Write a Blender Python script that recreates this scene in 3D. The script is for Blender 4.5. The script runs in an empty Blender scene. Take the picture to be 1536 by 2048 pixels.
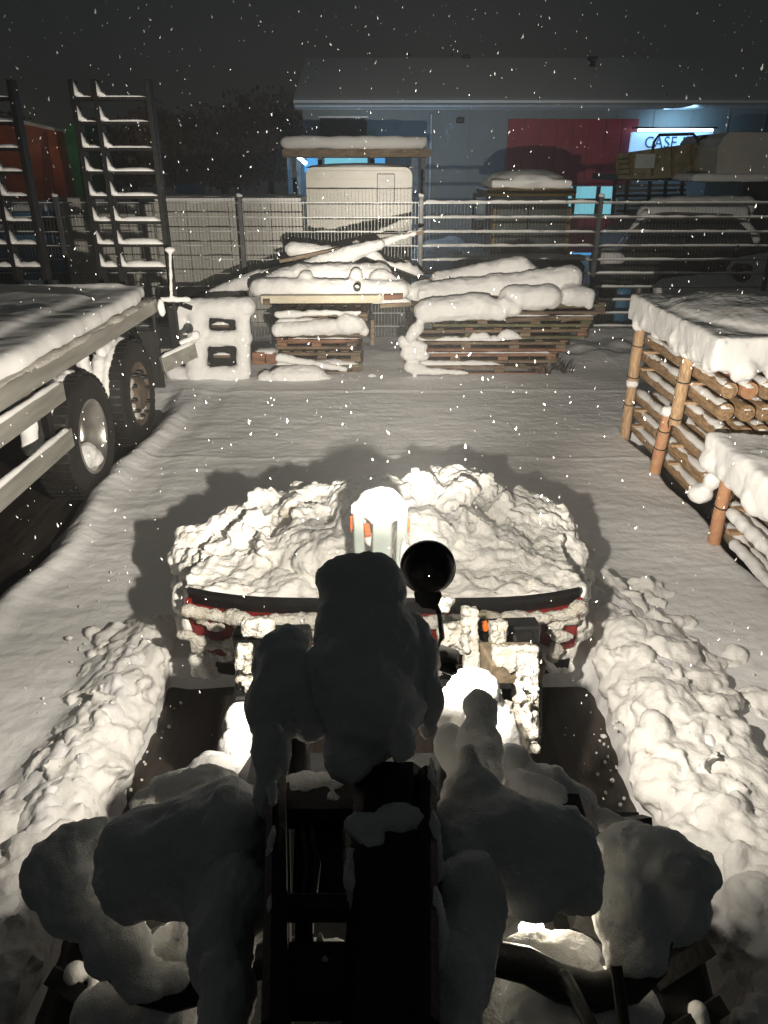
import bpy, bmesh, math, random
import numpy as np
from mathutils import Vector, Matrix, Euler

R = math.radians
random.seed(7); np.random.seed(7)
SC = bpy.context.scene
COL = SC.collection

# ------------------------------------------------------------------ camera
CAM_H, PITCH, F = 2.5, R(25.0), 1479.0
cam_d = bpy.data.cameras.new('camera')
cam_d.sensor_fit = 'VERTICAL'; cam_d.sensor_height = 36.0; cam_d.lens = 26.0
cam_d.clip_start = 0.05; cam_d.clip_end = 400
cam = bpy.data.objects.new('camera', cam_d); COL.objects.link(cam)
cam.location = (0, 0, CAM_H); cam.rotation_euler = (R(90) - PITCH, 0, 0)
SC.camera = cam

# ------------------------------------------------------------------ world, night sky
w = bpy.data.worlds.new('World'); SC.world = w; w.use_nodes = True
nt = w.node_tree; nt.nodes.clear()
wo = nt.nodes.new('ShaderNodeOutputWorld')
bg1 = nt.nodes.new('ShaderNodeBackground'); bg2 = nt.nodes.new('ShaderNodeBackground')
add = nt.nodes.new('ShaderNodeAddShader')
sky = nt.nodes.new('ShaderNodeTexSky'); sky.sky_type = 'NISHITA'; sky.sun_disc = False
sky.sun_elevation = R(-4); sky.sun_rotation = R(20)
bg1.inputs[1].default_value = 0.02
bg2.inputs[0].default_value = (0.88, 1.0, 0.98, 1); bg2.inputs[1].default_value = 0.0165
nt.links.new(sky.outputs[0], bg1.inputs[0])
nt.links.new(bg1.outputs[0], add.inputs[0]); nt.links.new(bg2.outputs[0], add.inputs[1])
nt.links.new(add.outputs[0], wo.inputs[0])

SC.view_settings.view_transform = 'Standard'; SC.view_settings.look = 'None'
SC.view_settings.exposure = 0.0; SC.view_settings.gamma = 1.0
SC.cycles.max_bounces = 9; SC.cycles.diffuse_bounces = 7
SC.cycles.sample_clamp_indirect = 3.0
HAZE = .0058
LAMP_WIDE, LAMP_SIDE, LAMP_BEAM, LAMP_WING, LAMP_CORE = 150.0, 155.0, 2000.0, 900.0, 2600.0

# ------------------------------------------------------------------ picture helpers (where things stand)
cp, sp = math.cos(PITCH), math.sin(PITCH)
def ray(px, py):
    u = (px - 768) / F; v = (py - 1024) / F
    return Vector((u, cp - v*sp, -sp - v*cp))
def atd(px, py, d):
    return Vector((0, 0, CAM_H)) + ray(px, py) * d
def atY(px, py, Y):
    r = ray(px, py); return Vector((0, 0, CAM_H)) + r * (Y / r.y)
def atz(px, py, z=0.0):
    r = ray(px, py); return Vector((0, 0, CAM_H)) + r * ((z - CAM_H) / r.z)

# ------------------------------------------------------------------ numpy noise
_perm = np.random.RandomState(3).permutation(256); _perm = np.concatenate([_perm, _perm, _perm])
_g = np.random.RandomState(4).normal(size=(256, 3)); _g /= np.linalg.norm(_g, axis=1)[:, None]
def perlin(p):
    p = np.asarray(p, dtype=np.float64)
    i = np.floor(p).astype(np.int64); f = p - i; i &= 255
    u = f*f*f*(f*(f*6-15)+10)
    out = 0
    for dx in (0, 1):
        for dy in (0, 1):
            for dz in (0, 1):
                h = _perm[_perm[_perm[(i[:,0]+dx) & 255] + ((i[:,1]+dy) & 255)] + ((i[:,2]+dz) & 255)]
                g = _g[h]
                dot = g[:,0]*(f[:,0]-dx) + g[:,1]*(f[:,1]-dy) + g[:,2]*(f[:,2]-dz)
                wx = u[:,0] if dx else 1-u[:,0]; wy = u[:,1] if dy else 1-u[:,1]; wz = u[:,2] if dz else 1-u[:,2]
                out = out + dot*wx*wy*wz
    return out * 1.5
def fbm(p, oct=4):
    a, s, r = 1.0, 0, 0
    for k in range(oct):
        r = r + a*perlin(p*(2**k) + 17.3*k); s += a; a *= .5
    return r / s
def billow(p, oct=3, rough=.5):
    a, s, r = 1.0, 0, 0
    for k in range(oct):
        r = r + a*np.abs(perlin(p*(2.1**k) + 31.7*k)); s += a; a *= rough
    return r / s * 2 - .45
def sstep(a, b, x):
    t = np.clip((x - a) / (b - a), 0, 1); return t*t*(3-2*t)

# ------------------------------------------------------------------ materials
def nodes_of(name):
    m = bpy.data.materials.new(name); m.use_nodes = True
    return m, m.node_tree, m.node_tree.nodes['Principled BSDF']
def mat(name, col, rough=.6, metal=0, var=.25, scale=8, bump=.15, bscale=60, dirt=None, spec=.5, stretch=None):
    m, t, b = nodes_of(name)
    tc = t.nodes.new('ShaderNodeTexCoord'); src = tc.outputs['Object']
    if stretch:
        mp = t.nodes.new('ShaderNodeMapping'); mp.inputs['Scale'].default_value = stretch
        t.links.new(src, mp.inputs[0]); src = mp.outputs[0]
    n = t.nodes.new('ShaderNodeTexNoise'); n.inputs['Scale'].default_value = scale; n.inputs['Detail'].default_value = 6
    t.links.new(src, n.inputs['Vector'])
    rp = t.nodes.new('ShaderNodeValToRGB')
    c = np.array(col[:3]); lo = c*(1-var) if dirt is None else np.array(dirt); hi = np.clip(c*(1+var*.6), 0, 1)
    rp.color_ramp.elements[0].position = .32; rp.color_ramp.elements[1].position = .68
    rp.color_ramp.elements[0].color = (*lo, 1); rp.color_ramp.elements[1].color = (*hi, 1)
    t.links.new(n.outputs[0], rp.inputs[0]); t.links.new(rp.outputs[0], b.inputs['Base Color'])
    b.inputs['Roughness'].default_value = rough; b.inputs['Metallic'].default_value = metal
    b.inputs['Specular IOR Level'].default_value = spec
    if bump:
        n2 = t.nodes.new('ShaderNodeTexNoise'); n2.inputs['Scale'].default_value = bscale; n2.inputs['Detail'].default_value = 5
        t.links.new(src, n2.inputs['Vector'])
        bp = t.nodes.new('ShaderNodeBump'); bp.inputs['Strength'].default_value = bump; bp.inputs['Distance'].default_value = .01
        t.links.new(n2.outputs[0], bp.inputs['Height']); t.links.new(bp.outputs[0], b.inputs['Normal'])
    return m
def emis(name, col, s):
    m, t, b = nodes_of(name)
    b.inputs['Base Color'].default_value = (*col, 1)
    b.inputs['Emission Color'].default_value = (*col, 1); b.inputs['Emission Strength'].default_value = s
    return m
def snow_mat(name, col=(.84, .84, .84), sss=0.0, b1=45, s1=.5, b2=220, s2=.35, dirt=0.0, dist=.012):
    m, t, b = nodes_of(name)
    tc = t.nodes.new('ShaderNodeTexCoord')
    geo = t.nodes.new('ShaderNodeNewGeometry')
    n = t.nodes.new('ShaderNodeTexNoise'); n.inputs['Scale'].default_value = b1; n.inputs['Detail'].default_value = 4
    n2 = t.nodes.new('ShaderNodeTexNoise'); n2.inputs['Scale'].default_value = b2; n2.inputs['Detail'].default_value = 2
    for k in (n, n2): t.links.new(geo.outputs['Position'], k.inputs['Vector'])
    bp = t.nodes.new('ShaderNodeBump'); bp.inputs['Strength'].default_value = s1; bp.inputs['Distance'].default_value = dist
    bp2 = t.nodes.new('ShaderNodeBump'); bp2.inputs['Strength'].default_value = s2; bp2.inputs['Distance'].default_value = .003
    t.links.new(n.outputs[0], bp.inputs['Height']); t.links.new(n2.outputs[0], bp2.inputs['Height'])
    t.links.new(bp.outputs[0], bp2.inputs['Normal']); t.links.new(bp2.outputs[0], b.inputs['Normal'])
    if dirt:
        nd = t.nodes.new('ShaderNodeTexNoise'); nd.inputs['Scale'].default_value = 5.0; nd.inputs['Detail'].default_value = 9
        nd.inputs['Roughness'].default_value = .75
        t.links.new(geo.outputs['Position'], nd.inputs['Vector'])
        rp = t.nodes.new('ShaderNodeValToRGB')
        rp.color_ramp.elements[0].position = .30; rp.color_ramp.elements[0].color = (.45-.1*dirt, .38-.1*dirt, .28-.1*dirt, 1)
        rp.color_ramp.elements[1].position = .30+.14*dirt+.06; rp.color_ramp.elements[1].color = (*col, 1)
        t.links.new(nd.outputs[0], rp.inputs[0]); t.links.new(rp.outputs[0], b.inputs['Base Color'])
    else:
        b.inputs['Base Color'].default_value = (*col, 1)
    b.inputs['Roughness'].default_value = .7
    b.inputs['Specular IOR Level'].default_value = .25
    if sss:
        b.inputs['Subsurface Weight'].default_value = sss
        b.inputs['Subsurface Radius'].default_value = (1, .9, .75); b.inputs['Subsurface Scale'].default_value = .03
    return m
M = dict(
    snow=snow_mat('soft_snow', s1=.28, s2=.3),
    snow_slab=snow_mat('settled_snow', b1=20, s1=.12, b2=150, s2=.25),
    snow_near=snow_mat('near_snow', sss=.3, b1=60, s1=.6, b2=320, s2=.9, dist=.010),
    snow_pile=snow_mat('ploughed_snow', (.84, .83, .80), b1=28, s1=.7, dirt=.55, dist=.02),
    snow_pile2=snow_mat('windrow_snow', (.83, .82, .80), b1=26, s1=.6, dirt=.2, dist=.015),
    snow_ground=snow_mat('ground_snow', (.82, .82, .83), b1=14, s1=.55, b2=120, s2=.5, dist=.02),
    crust=snow_mat('crusted_snow', (.66, .64, .59), b1=60, s1=1.0, b2=200, s2=.6, dirt=1.0, dist=.02),
    flake=snow_mat('snowflake', (.9, .9, .9), s1=0, s2=0),
    asphalt=mat('wet_asphalt', (.050, .041, .034), .42, 0, .6, 3, .6, 60, stretch=(5, .7, 1)),
    black=mat('black_painted_metal', (.012, .012, .012), .5, .3, .4, 20, .2, 80),
    dkmetal=mat('dark_steel', (.035, .035, .035), .45, .6, .4, 10, .25, 50),
    red=mat('red_paint', (.30, .018, .018), .4, 0, .3, 25, .2, 90, dirt=(.10, .02, .015)),
    palegreen=mat('pale_grey_green_paint', (.42, .48, .45), .45, 0, .12, 8, .1, 60),
    orange=mat('orange_paint', (.75, .16, .02), .5, 0, .3, 30, .2, 80),
    rubber=mat('tyre_rubber', (.018, .017, .016), .6, 0, .35, 14, .35, 60),
    alu=mat('aluminium', (.55, .53, .50), .32, .9, .25, 5, .1, 40),
    aluedge=mat('dull_aluminium_rail', (.42, .41, .37), .45, .5, .25, 4, .15, 40, stretch=(4, .4, 4)),
    rusty=mat('rusty_rim', (.16, .125, .10), .7, .2, .5, 12, .4, 50),
    galv=mat('galvanised_wire', (.28, .29, .29), .45, .6, .2, 10, .1, 60),
    post=mat('fence_post_grey', (.10, .105, .11), .45, .4, .3, 8, .1, 60),
    amber=mat('amber_lens', (.9, .38, .04), .2, 0, .1),
    white=mat('white_gel_coat', (.62, .60, .53), .35, 0, .10, 1.5, .05, 20),
    tarp=mat('pale_tarpaulin', (.52, .51, .47), .6, 0, .15, 1.2, .3, 6),
    wood=mat('fresh_larch', (.40, .26, .14), .75, 0, .5, 9, .7, 50, stretch=(6, 1, 6)),
    stake=mat('peeled_stake', (.50, .33, .19), .7, 0, .42, 14, .6, 40, stretch=(6, 6, 1)),
    redwood=mat('red_barked_stake', (.34, .15, .09), .8, 0, .5, 22, .7, 60, dirt=(.5, .3, .15)),
    grey_wood=mat('weathered_wood', (.26, .20, .14), .85, 0, .45, 5, .5, 45, stretch=(1, 6, 6)),
    pallet=mat('pallet_wood', (.20, .145, .095), .85, 0, .5, 4, .5, 40, stretch=(1, 6, 6)),
    palletb=mat('reddish_pallet_wood', (.25, .13, .08), .85, 0, .5, 4, .5, 40, stretch=(1, 6, 6)),
    palletc=mat('dark_pallet_wood', (.15, .11, .08), .85, 0, .5, 4, .5, 40, stretch=(1, 6, 6)),
    mossy=mat('mossy_wood', (.16, .15, .085), .9, 0, .5, 4, .5, 40, stretch=(1, 6, 6)),
    plank=mat('cream_beam', (.62, .56, .42), .55, 0, .15, 3, .1, 30, stretch=(1, 6, 6)),
    strap=mat('green_strap', (.02, .03, .025), .4, 0, .2),
    wall=mat('blue_grey_cladding', (.24, .29, .31), .6, 0, .10, .6, .1, 10),
    roof=snow_mat('roof_snow', (.80, .86, .90), b1=4, s1=.4),
    fascia=mat('pale_gutter', (.45, .52, .58), .4, .2, .1),
    redwall=mat('red_cladding', (.34, .03, .055), .5, 0, .15, 2, .1, 20),
    darkwin=mat('dark_glass', (.030, .040, .045), .08, 0, .2, spec=.6),
    yellow=mat('dirty_yellow_paint', (.16, .11, .03), .5, 0, .4, 8, .2, 40),
    darkbody=mat('dark_vehicle_paint', (.035, .037, .036), .4, .2, .3, 4),
    greybody=mat('grey_vehicle_paint', (.10, .11, .11), .45, .2, .3, 4),
    tan=mat('weathered_slats', (.20, .18, .11), .7, 0, .4, 5, .3, 20),
    orangewall=mat('orange_sheeting', (.50, .12, .02), .7, 0, .4, .5, .1, 10, dirt=(.22, .03, .01)),
    greenwall=mat('green_sheeting', (.03, .34, .12), .7, 0, .3, .5),
    bluebody=mat('blue_paint', (.06, .20, .36), .5, 0, .3, 3),
    bark=mat('dark_bark', (.05, .04, .035), .9, 0, .4, 4, .5, 20),
    leaf=mat('dark_foliage', (.26, .20, .165), .9, 0, .5, 2, 0),
    lens=emis('lamp_lens', (1, .93, .80), 12.0),
    cyanwin=emis('lit_cyan_window', (.22, .62, .72), .75),
    coldtube=emis('cold_light_tube', (.70, .90, 1.0), 7.0),
    signface=emis('lit_sign_face', (.32, .58, .90), 1.0),
    signtext=mat('sign_lettering', (.015, .07, .22), .5, 0, .1),
    bluewin=emis('lit_blue_window', (.10, .42, .80), .75),
    snowlit=emis('lit_doorway', (.25, .60, .95), .9),
)

# ------------------------------------------------------------------ mesh helpers
def link(o, parent=None):
    COL.objects.link(o)
    if parent is not None: o.parent = parent
    return o
def tag(o, label=None, cat=None, group=None, kind=None):
    if label: o['label'] = label
    if cat: o['category'] = cat
    if group: o['group'] = group
    if kind: o['kind'] = kind
    return o
def empty(name, loc, label, cat, group=None, rz=0):
    o = bpy.data.objects.new(name, None); o.location = loc; o.rotation_euler.z = rz
    o.empty_display_size = .1
    link(o); tag(o, label, cat, group); 
    bpy.context.view_layer.update()
    return o
def place(o, parent):
    """keep world-space vertices while hanging the mesh under its thing"""
    if parent is not None:
        o.parent = parent
        chain = Matrix.Identity(4); p = parent
        mats = []
        while p is not None:
            mats.append(p.matrix_basis.copy() if p.matrix_parent_inverse == Matrix.Identity(4) else p.matrix_parent_inverse @ p.matrix_basis); p = p.parent
        for mm in mats: chain = mm @ chain
        o.matrix_parent_inverse = chain.inverted()
    return o
class MB:
    def __init__(s): s.v = []; s.f = []; s.sm = []
    def add(s, vs, fs, smooth=False):
        b = len(s.v); s.v += [tuple(v) for v in vs]
        for f in fs: s.f.append(tuple(b+i for i in f)); s.sm.append(smooth)
        return s
    def box(s, c, d, rot=None, bev=0.0):
        x, y, z = [k/2 for k in d]
        if bev > 0:
            b = min(bev, x*.9, y*.9, z*.9)
            vs = []; 
            for sx in (-1, 1):
                for sy in (-1, 1):
                    for sz in (-1, 1):
                        vs += [(sx*x, sy*(y-b), sz*(z-b)), (sx*(x-b), sy*y, sz*(z-b)), (sx*(x-b), sy*(y-b), sz*z)]
            idx = lambda sx, sy, sz, a: ((sx > 0)*4 + (sy > 0)*2 + (sz > 0))*3 + a
            fs = []
            for sx in (-1, 1): fs.append([idx(sx,-1,-1,0), idx(sx,1,-1,0), idx(sx,1,1,0), idx(sx,-1,1,0)][::sx])
            for sy in (-1, 1): fs.append([idx(-1,sy,-1,1), idx(1,sy,-1,1), idx(1,sy,1,1), idx(-1,sy,1,1)][::-sy])
            for sz in (-1, 1): fs.append([idx(-1,-1,sz,2), idx(1,-1,sz,2), idx(1,1,sz,2), idx(-1,1,sz,2)][::sz])
            for sy in (-1, 1):
                for sz in (-1, 1): fs.append([idx(-1,sy,sz,1), idx(1,sy,sz,1), idx(1,sy,sz,2), idx(-1,sy,sz,2)][::(-sy*sz)])
            for sx in (-1, 1):
                for sz in (-1, 1): fs.append([idx(sx,-1,sz,0), idx(sx,1,sz,0), idx(sx,1,sz,2), idx(sx,-1,sz,2)][::(sx*sz)])
            for sx in (-1, 1):
                for sy in (-1, 1): fs.append([idx(sx,sy,-1,0), idx(sx,sy,1,0), idx(sx,sy,1,1), idx(sx,sy,-1,1)][::(sx*-sy)])
            for sx in (-1, 1):
                for sy in (-1, 1):
                    for sz in (-1, 1): fs.append([idx(sx,sy,sz,0), idx(sx,sy,sz,1), idx(sx,sy,sz,2)][::(sx*sy*sz)])
        else:
            vs = [(sx*x, sy*y, sz*z) for sx in (-1, 1) for sy in (-1, 1) for sz in (-1, 1)]
            fs = [(0,1,3,2), (4,6,7,5), (0,4,5,1), (2,3,7,6), (0,2,6,4), (1,5,7,3)]
        m = Matrix.Translation(c) @ (rot.to_4x4() if rot is not None else Matrix.Identity(4))
        return s.add([m @ Vector(v) for v in vs], fs)
    def bar(s, p0, p1, w, h, bev=0.0, up=Vector((0, 0, 1))):
        p0, p1 = Vector(p0), Vector(p1); d = p1 - p0; L = d.length; y = d.normalized()
        x = y.cross(up); 
        if x.length < 1e-4: x = Vector((1, 0, 0))
        x.normalize(); z = x.cross(y)
        rot = Matrix((x, y, z)).transposed()
        return s.box((p0+p1)/2, (w, L, h), rot, bev)
    def tube(s, pts, rad, n=10, cap=True, noise=0, smooth=True):
        pts = [Vector(p) for p in pts]; rs = rad if isinstance(rad, (list, tuple)) else [rad]*len(pts)
        rings = []
        for i, p in enumerate(pts):
            d = (pts[min(i+1, len(pts)-1)] - pts[max(i-1, 0)]).normalized()
            a = d.cross(Vector((0, 0, 1)))
            if a.length < .05: a = d.cross(Vector((0, 1, 0)))
            a.normalize(); b = a.cross(d)
            ring = []
            for k in range(n):
                t = 2*math.pi*k/n; r = rs[i]*(1 + noise*random.uniform(-1, 1))
                ring.append(p + a*math.cos(t)*r + b*math.sin(t)*r)
            rings.append(ring)
        vs = [v for r in rings for v in r]; fs = []
        for i in range(len(rings)-1):
            for k in range(n): fs.append((i*n+k, i*n+(k+1) % n, (i+1)*n+(k+1) % n, (i+1)*n+k))
        s.add(vs, fs, smooth)
        if cap:
            s.add(rings[0], [tuple(range(n))[::-1]]); s.add(rings[-1], [tuple(range(n))])
        return s
    def lathe(s, prof, n, m, smooth=True):
        """prof: (radius, axial) pairs turned about local X, placed by matrix m"""
        vs = []; fs = []
        for (r, a) in prof:
            for k in range(n):
                t = 2*math.pi*k/n; vs.append(m @ Vector((a, r*math.cos(t), r*math.sin(t))))
        for i in range(len(prof)-1):
            for k in range(n): fs.append((i*n+k, i*n+(k+1) % n, (i+1)*n+(k+1) % n, (i+1)*n+k))
        return s.add(vs, fs, smooth)
    def prism(s, poly, axis, a0, a1):
        """extrude a 2-D outline along X ('x': outline in Y,Z), Y ('y': X,Z)"""
        n = len(poly)
        mk = (lambda p, a: (a, p[0], p[1])) if axis == 'x' else ((lambda p, a: (p[0], a, p[1])) if axis == 'y' else (lambda p, a: (p[0], p[1], a)))
        vs = [mk(p, a0) for p in poly] + [mk(p, a1) for p in poly]
        fs = [(i, (i+1) % n, n+(i+1) % n, n+i) for i in range(n)] + [tuple(range(n))[::-1], tuple(range(n, 2*n))]
        return s.add(vs, fs)
    def build(s, name, m, parent=None, kind=None):
        me = bpy.data.meshes.new(name); me.from_pydata(s.v, [], s.f)
        me.polygons.foreach_set('use_smooth', s.sm)
        bm = bmesh.new(); bm.from_mesh(me); bmesh.ops.recalc_face_normals(bm, faces=bm.faces); bm.to_mesh(me); bm.free()
        me.materials.append(m); me.update()
        o = bpy.data.objects.new(name, me); COL.objects.link(o)
        if parent is not None: place(o, parent)
        if kind: o['kind'] = kind
        return o

def ico(c, r, rot=None, sub=2):
    return ('e', Vector(c), r if isinstance(r, (tuple, list)) else (r, r, r), rot)
def cap(p0, p1, r0, r1=None): return ('c', Vector(p0), Vector(p1), r0, r0 if r1 is None else r1)
def bx(c, d, rot=None): return ('b', Vector(c), d, rot)
_sph = bmesh.new(); bmesh.ops.create_icosphere(_sph, subdivisions=2, radius=1)
_sv = [v.co.copy() for v in _sph.verts]; _sf = [[v.index for v in f.verts] for f in _sph.faces]; _sph.free()
def blob(name, prims, voxel, m, parent=None, smooth=4, disp=(), kind=None):
    g = MB()
    for p in prims:
        if p[0] == 'e':
            mm = Matrix.Translation(p[1]) @ (p[3].to_4x4() if p[3] is not None else Matrix.Identity(4)) @ Matrix.Diagonal((*p[2], 1))
            g.add([mm @ v for v in _sv], _sf)
        elif p[0] == 'c':
            a, b, r0, r1 = p[1:]; n = max(1, int((b-a).length / (min(r0, r1)*.7)))
            g.tube([a.lerp(b, k/n) for k in range(n+1)], [r0+(r1-r0)*k/n for k in range(n+1)], 12)
            for q, r in ((a, r0), (b, r1)): g.add([q + v*r*.999 for v in _sv], _sf)
        else:
            g.box(p[1], p[2], p[3])
    me = bpy.data.meshes.new('tmp'); me.from_pydata(g.v, [], g.f)
    bm = bmesh.new(); bm.from_mesh(me); bmesh.ops.recalc_face_normals(bm, faces=bm.faces); bm.to_mesh(me); bm.free()
    o = bpy.data.objects.new('tmp', me); COL.objects.link(o)
    rm = o.modifiers.new('r', 'REMESH'); rm.mode = 'VOXEL'; rm.voxel_size = voxel
    if smooth:
        s = o.modifiers.new('s', 'SMOOTH'); s.factor = .5; s.iterations = smooth
    dg = bpy.context.evaluated_depsgraph_get(); dg.update()
    nm = bpy.data.meshes.new_from_object(o.evaluated_get(dg))
    bpy.data.objects.remove(o); bpy.data.meshes.remove(me)
    n = len(nm.vertices); co = np.empty(n*3); nm.vertices.foreach_get('co', co); co = co.reshape(-1, 3)
    for (k, sc, amp) in disp:
        nr = np.empty(n*3); nm.vertex_normals.foreach_get('vector', nr); nr = nr.reshape(-1, 3)
        q = co / sc
        val = {'n': lambda: fbm(q, 3), 'b': lambda: billow(q, 3), 'p': lambda: perlin(q)}[k]()
        co = co + nr * (val*amp)[:, None]
        nm.vertices.foreach_set('co', co.ravel()); nm.update()
    nm.polygons.foreach_set('use_smooth', [True]*len(nm.polygons))
    nm.materials.clear(); nm.materials.append(m); nm.name = name
    ob = bpy.data.objects.new(name, nm); COL.objects.link(ob)
    if parent is not None: place(ob, parent)
    if kind: ob['kind'] = kind
    return ob
def strip_to(g, p0, p1, w, h, seg=None, lump=.25, n=7, seed=0):
    """a ridge of settled snow lying along a bar from p0 to p1"""
    p0, p1 = Vector(p0), Vector(p1); L = (p1-p0).length; d = (p1-p0)/L
    seg = seg or max(3, int(L/.06)); side = d.cross(Vector((0, 0, 1)))
    if side.length < .05: side = Vector((1, 0, 0))
    side.normalize(); up = side.cross(d)
    rs = np.random.RandomState(seed + int(abs(p0.x*97+p0.y*31+p0.z*57)))
    nz = np.convolve(rs.uniform(-1, 1, seg+9), np.ones(3)/3, 'same')[4:seg+5]
    rings = []
    for i in range(seg+1):
        t = i/seg; e = min(1, (min(t, 1-t)*L)/(h*1.2)); e = math.sqrt(max(.02, 1-(1-e)**2))
        k = (1 + lump*nz[i]*1.6); c = p0 + d*(L*t)
        rings.append([c + side*(math.cos(a)*w/2*(.7+.3*e)*k) + up*(math.sin(a)*h*e*k - .004) for a in [math.pi*j/(n-1) for j in range(n)]])
    vs = [v for r in rings for v in r]; fs = []
    for i in range(seg):
        for k in range(n-1): fs.append((i*n+k, i*n+k+1, (i+1)*n+k+1, (i+1)*n+k))
        fs.append((i*n+n-1, i*n, (i+1)*n, (i+1)*n+n-1))
    fs += [tuple(range(n)), tuple(range(seg*n, seg*n+n))[::-1]]
    g.add(vs, fs, True)
def strip(name, p0, p1, w, h, m=None, parent=None, **k):
    g = MB(); strip_to(g, p0, p1, w, h, **k); return g.build(name, m or M['snow'], parent)

# ================================================================== SETTING: ground
ASPH = -.14
def axis(segs):
    out = []
    for a, b, st in segs:
        n = max(1, int(round((b-a)/st))); out += list(np.linspace(a, b, n, endpoint=False))
    out.append(segs[-1][1]); return np.array(out)
xs = axis([(-90,-30,6), (-30,-8,1.2), (-8,-4.2,.12), (-4.2,-2.7,.035), (-2.7,2.7,.0135), (2.7,4.2,.04), (4.2,8,.15), (8,30,1.2), (30,90,6)])
ys = axis([(-14,-.2,.7), (-.2,1.0,.05), (1.0,5.2,.0135), (5.2,9.0,.026), (9.0,12.4,.05), (12.4,26,.3), (26,110,5)])
X, Y = np.meshgrid(xs, ys, indexing='xy'); xf, yf = X.ravel(), Y.ravel()
P3 = np.stack([xf, yf, np.zeros_like(xf)], 1)
h = .030*fbm(P3/1.6, 3) + .012*fbm(P3/.35 + 5, 3)
h += .010*fbm(P3*np.array([2.4, 8.0, 1]), 3) * sstep(12, 8, yf)
# faint old plough / tyre lines running across and along the yard
h += .012*sstep(.10, .0, np.abs(yf - (8.9 + .05*np.sin(xf*1.3)))) + .010*sstep(.06, 0, np.abs(yf - (6.6 + .04*np.sin(xf*2+1))))
h += -.020*sstep(.22, .05, np.abs(xf + 2.05 + .05*np.sin(yf*1.1))) * sstep(4.5, 6, yf)
# rising drift in front of the stacks and the fence
h += .07*np.clip(fbm(P3/.7+40, 3), -.2, 1)*sstep(10.1, 10.9, yf)*sstep(1.9, 2.5, xf)*2
h += .06*sstep(9.85, 10.6, yf) * (1 + .6*fbm(P3/.5, 2))
# bare ground under the trailer, drift edge along it
edge = -2.50 - .05*np.sin(yf*2.3) - .08*fbm(P3/.5, 2)
und = sstep(edge+.10, edge-.16, xf) * sstep(9.2, 8.3, yf) * sstep(-13, -11, yf)
h = h*(1-und) + (ASPH-.04)*und + .06*np.exp(-((xf-edge-.17)/.09)**2)*sstep(8.6, 7.6, yf)
# bare strip under the timber bundles
er = 2.50 + .03*np.sin(yf*5)
undr = sstep(er-.03, er+.12, xf)*sstep(4.1, 3.8, xf)*sstep(1.0, 1.6, yf)*sstep(7.6, 7.2, yf)
h = h*(1-undr) + (ASPH-.04)*undr
# cleared strip behind the bucket with windrows on both sides
LX, RX = -1.20, 1.15
cut_n = .05*fbm(P3/.22 + 9, 3)
inside = sstep(LX-.05+cut_n, LX+.03+cut_n, xf)*sstep(RX+.05+cut_n, RX-.03+cut_n, xf)
clear = inside * sstep(3.42, 3.30, yf)
dl = (LX-.0) - xf; dr = xf - (RX+.0)
lump_c = billow(P3/.30 + 3, 3, .55); lump_f = billow(P3/.11 + 8, 3, .6)
wl = np.where(dl > 0, sstep(-.03, .13, dl)*sstep(.50+.16*fbm(P3/.6, 2), .16, dl), 0) * sstep(3.75, 3.25, yf)
wr_w = .58 + .12*sstep(3.2, 2.0, yf) + .22*fbm(P3/.55 + 4, 2)
wr = np.where(dr > 0, sstep(-.03, .12, dr)*sstep(wr_w, .28, dr), 0) * sstep(4.5, 3.7, yf)
h = h + wl*(.13 + .10*lump_c + .02*lump_f) + wr*(.14 + .10*lump_c + .025*lump_f)
# spilled trail ahead of the windrow, clods
clod = billow(P3/.16 + 21, 2)
h += .05*np.clip(clod, 0, 1)*np.exp(-((xf-1.35)/.18)**2)*sstep(5.2, 4.6, yf)*sstep(3.4, 4.0, yf)
h += .05*np.clip(lump_f, 0, 1)*np.exp(-((xf-.0)/.16)**2 - ((yf-5.5)/.35)**2)*3
h = h*(1-clear) + (ASPH-.05 + .045*np.clip(fbm(P3/.25+2, 3)+.12*np.abs(xf), -1, 1)*1.5)*clear
# smaller lumps fallen into the cleared strip
verts = np.stack([xf, yf, h], 1)
nx, ny = len(xs), len(ys)
idx = np.arange(nx*ny).reshape(ny, nx)
fc = np.stack([idx[:-1,:-1], idx[:-1,1:], idx[1:,1:], idx[1:,:-1]], -1).reshape(-1, 4)
me = bpy.data.meshes.new('snow_ground')
me.vertices.add(len(verts)); me.vertices.foreach_set('co', verts.ravel())
me.loops.add(fc.size); me.loops.foreach_set('vertex_index', fc.ravel())
me.polygons.add(len(fc)); me.polygons.foreach_set('loop_start', np.arange(0, fc.size, 4)); me.polygons.foreach_set('loop_total', np.full(len(fc), 4))
me.polygons.foreach_set('use_smooth', np.ones(len(fc), bool)); me.update(calc_edges=True)
me.materials.append(M['snow_ground'])
g = bpy.data.objects.new('snow_ground', me); COL.objects.link(g); g['kind'] = 'structure'
gb = MB().add([(-90, -14, ASPH), (90, -14, ASPH), (90, 110, ASPH), (-90, 110, ASPH)], [(0, 1, 2, 3)]).build('asphalt_ground', M['asphalt'], kind='structure')

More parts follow.
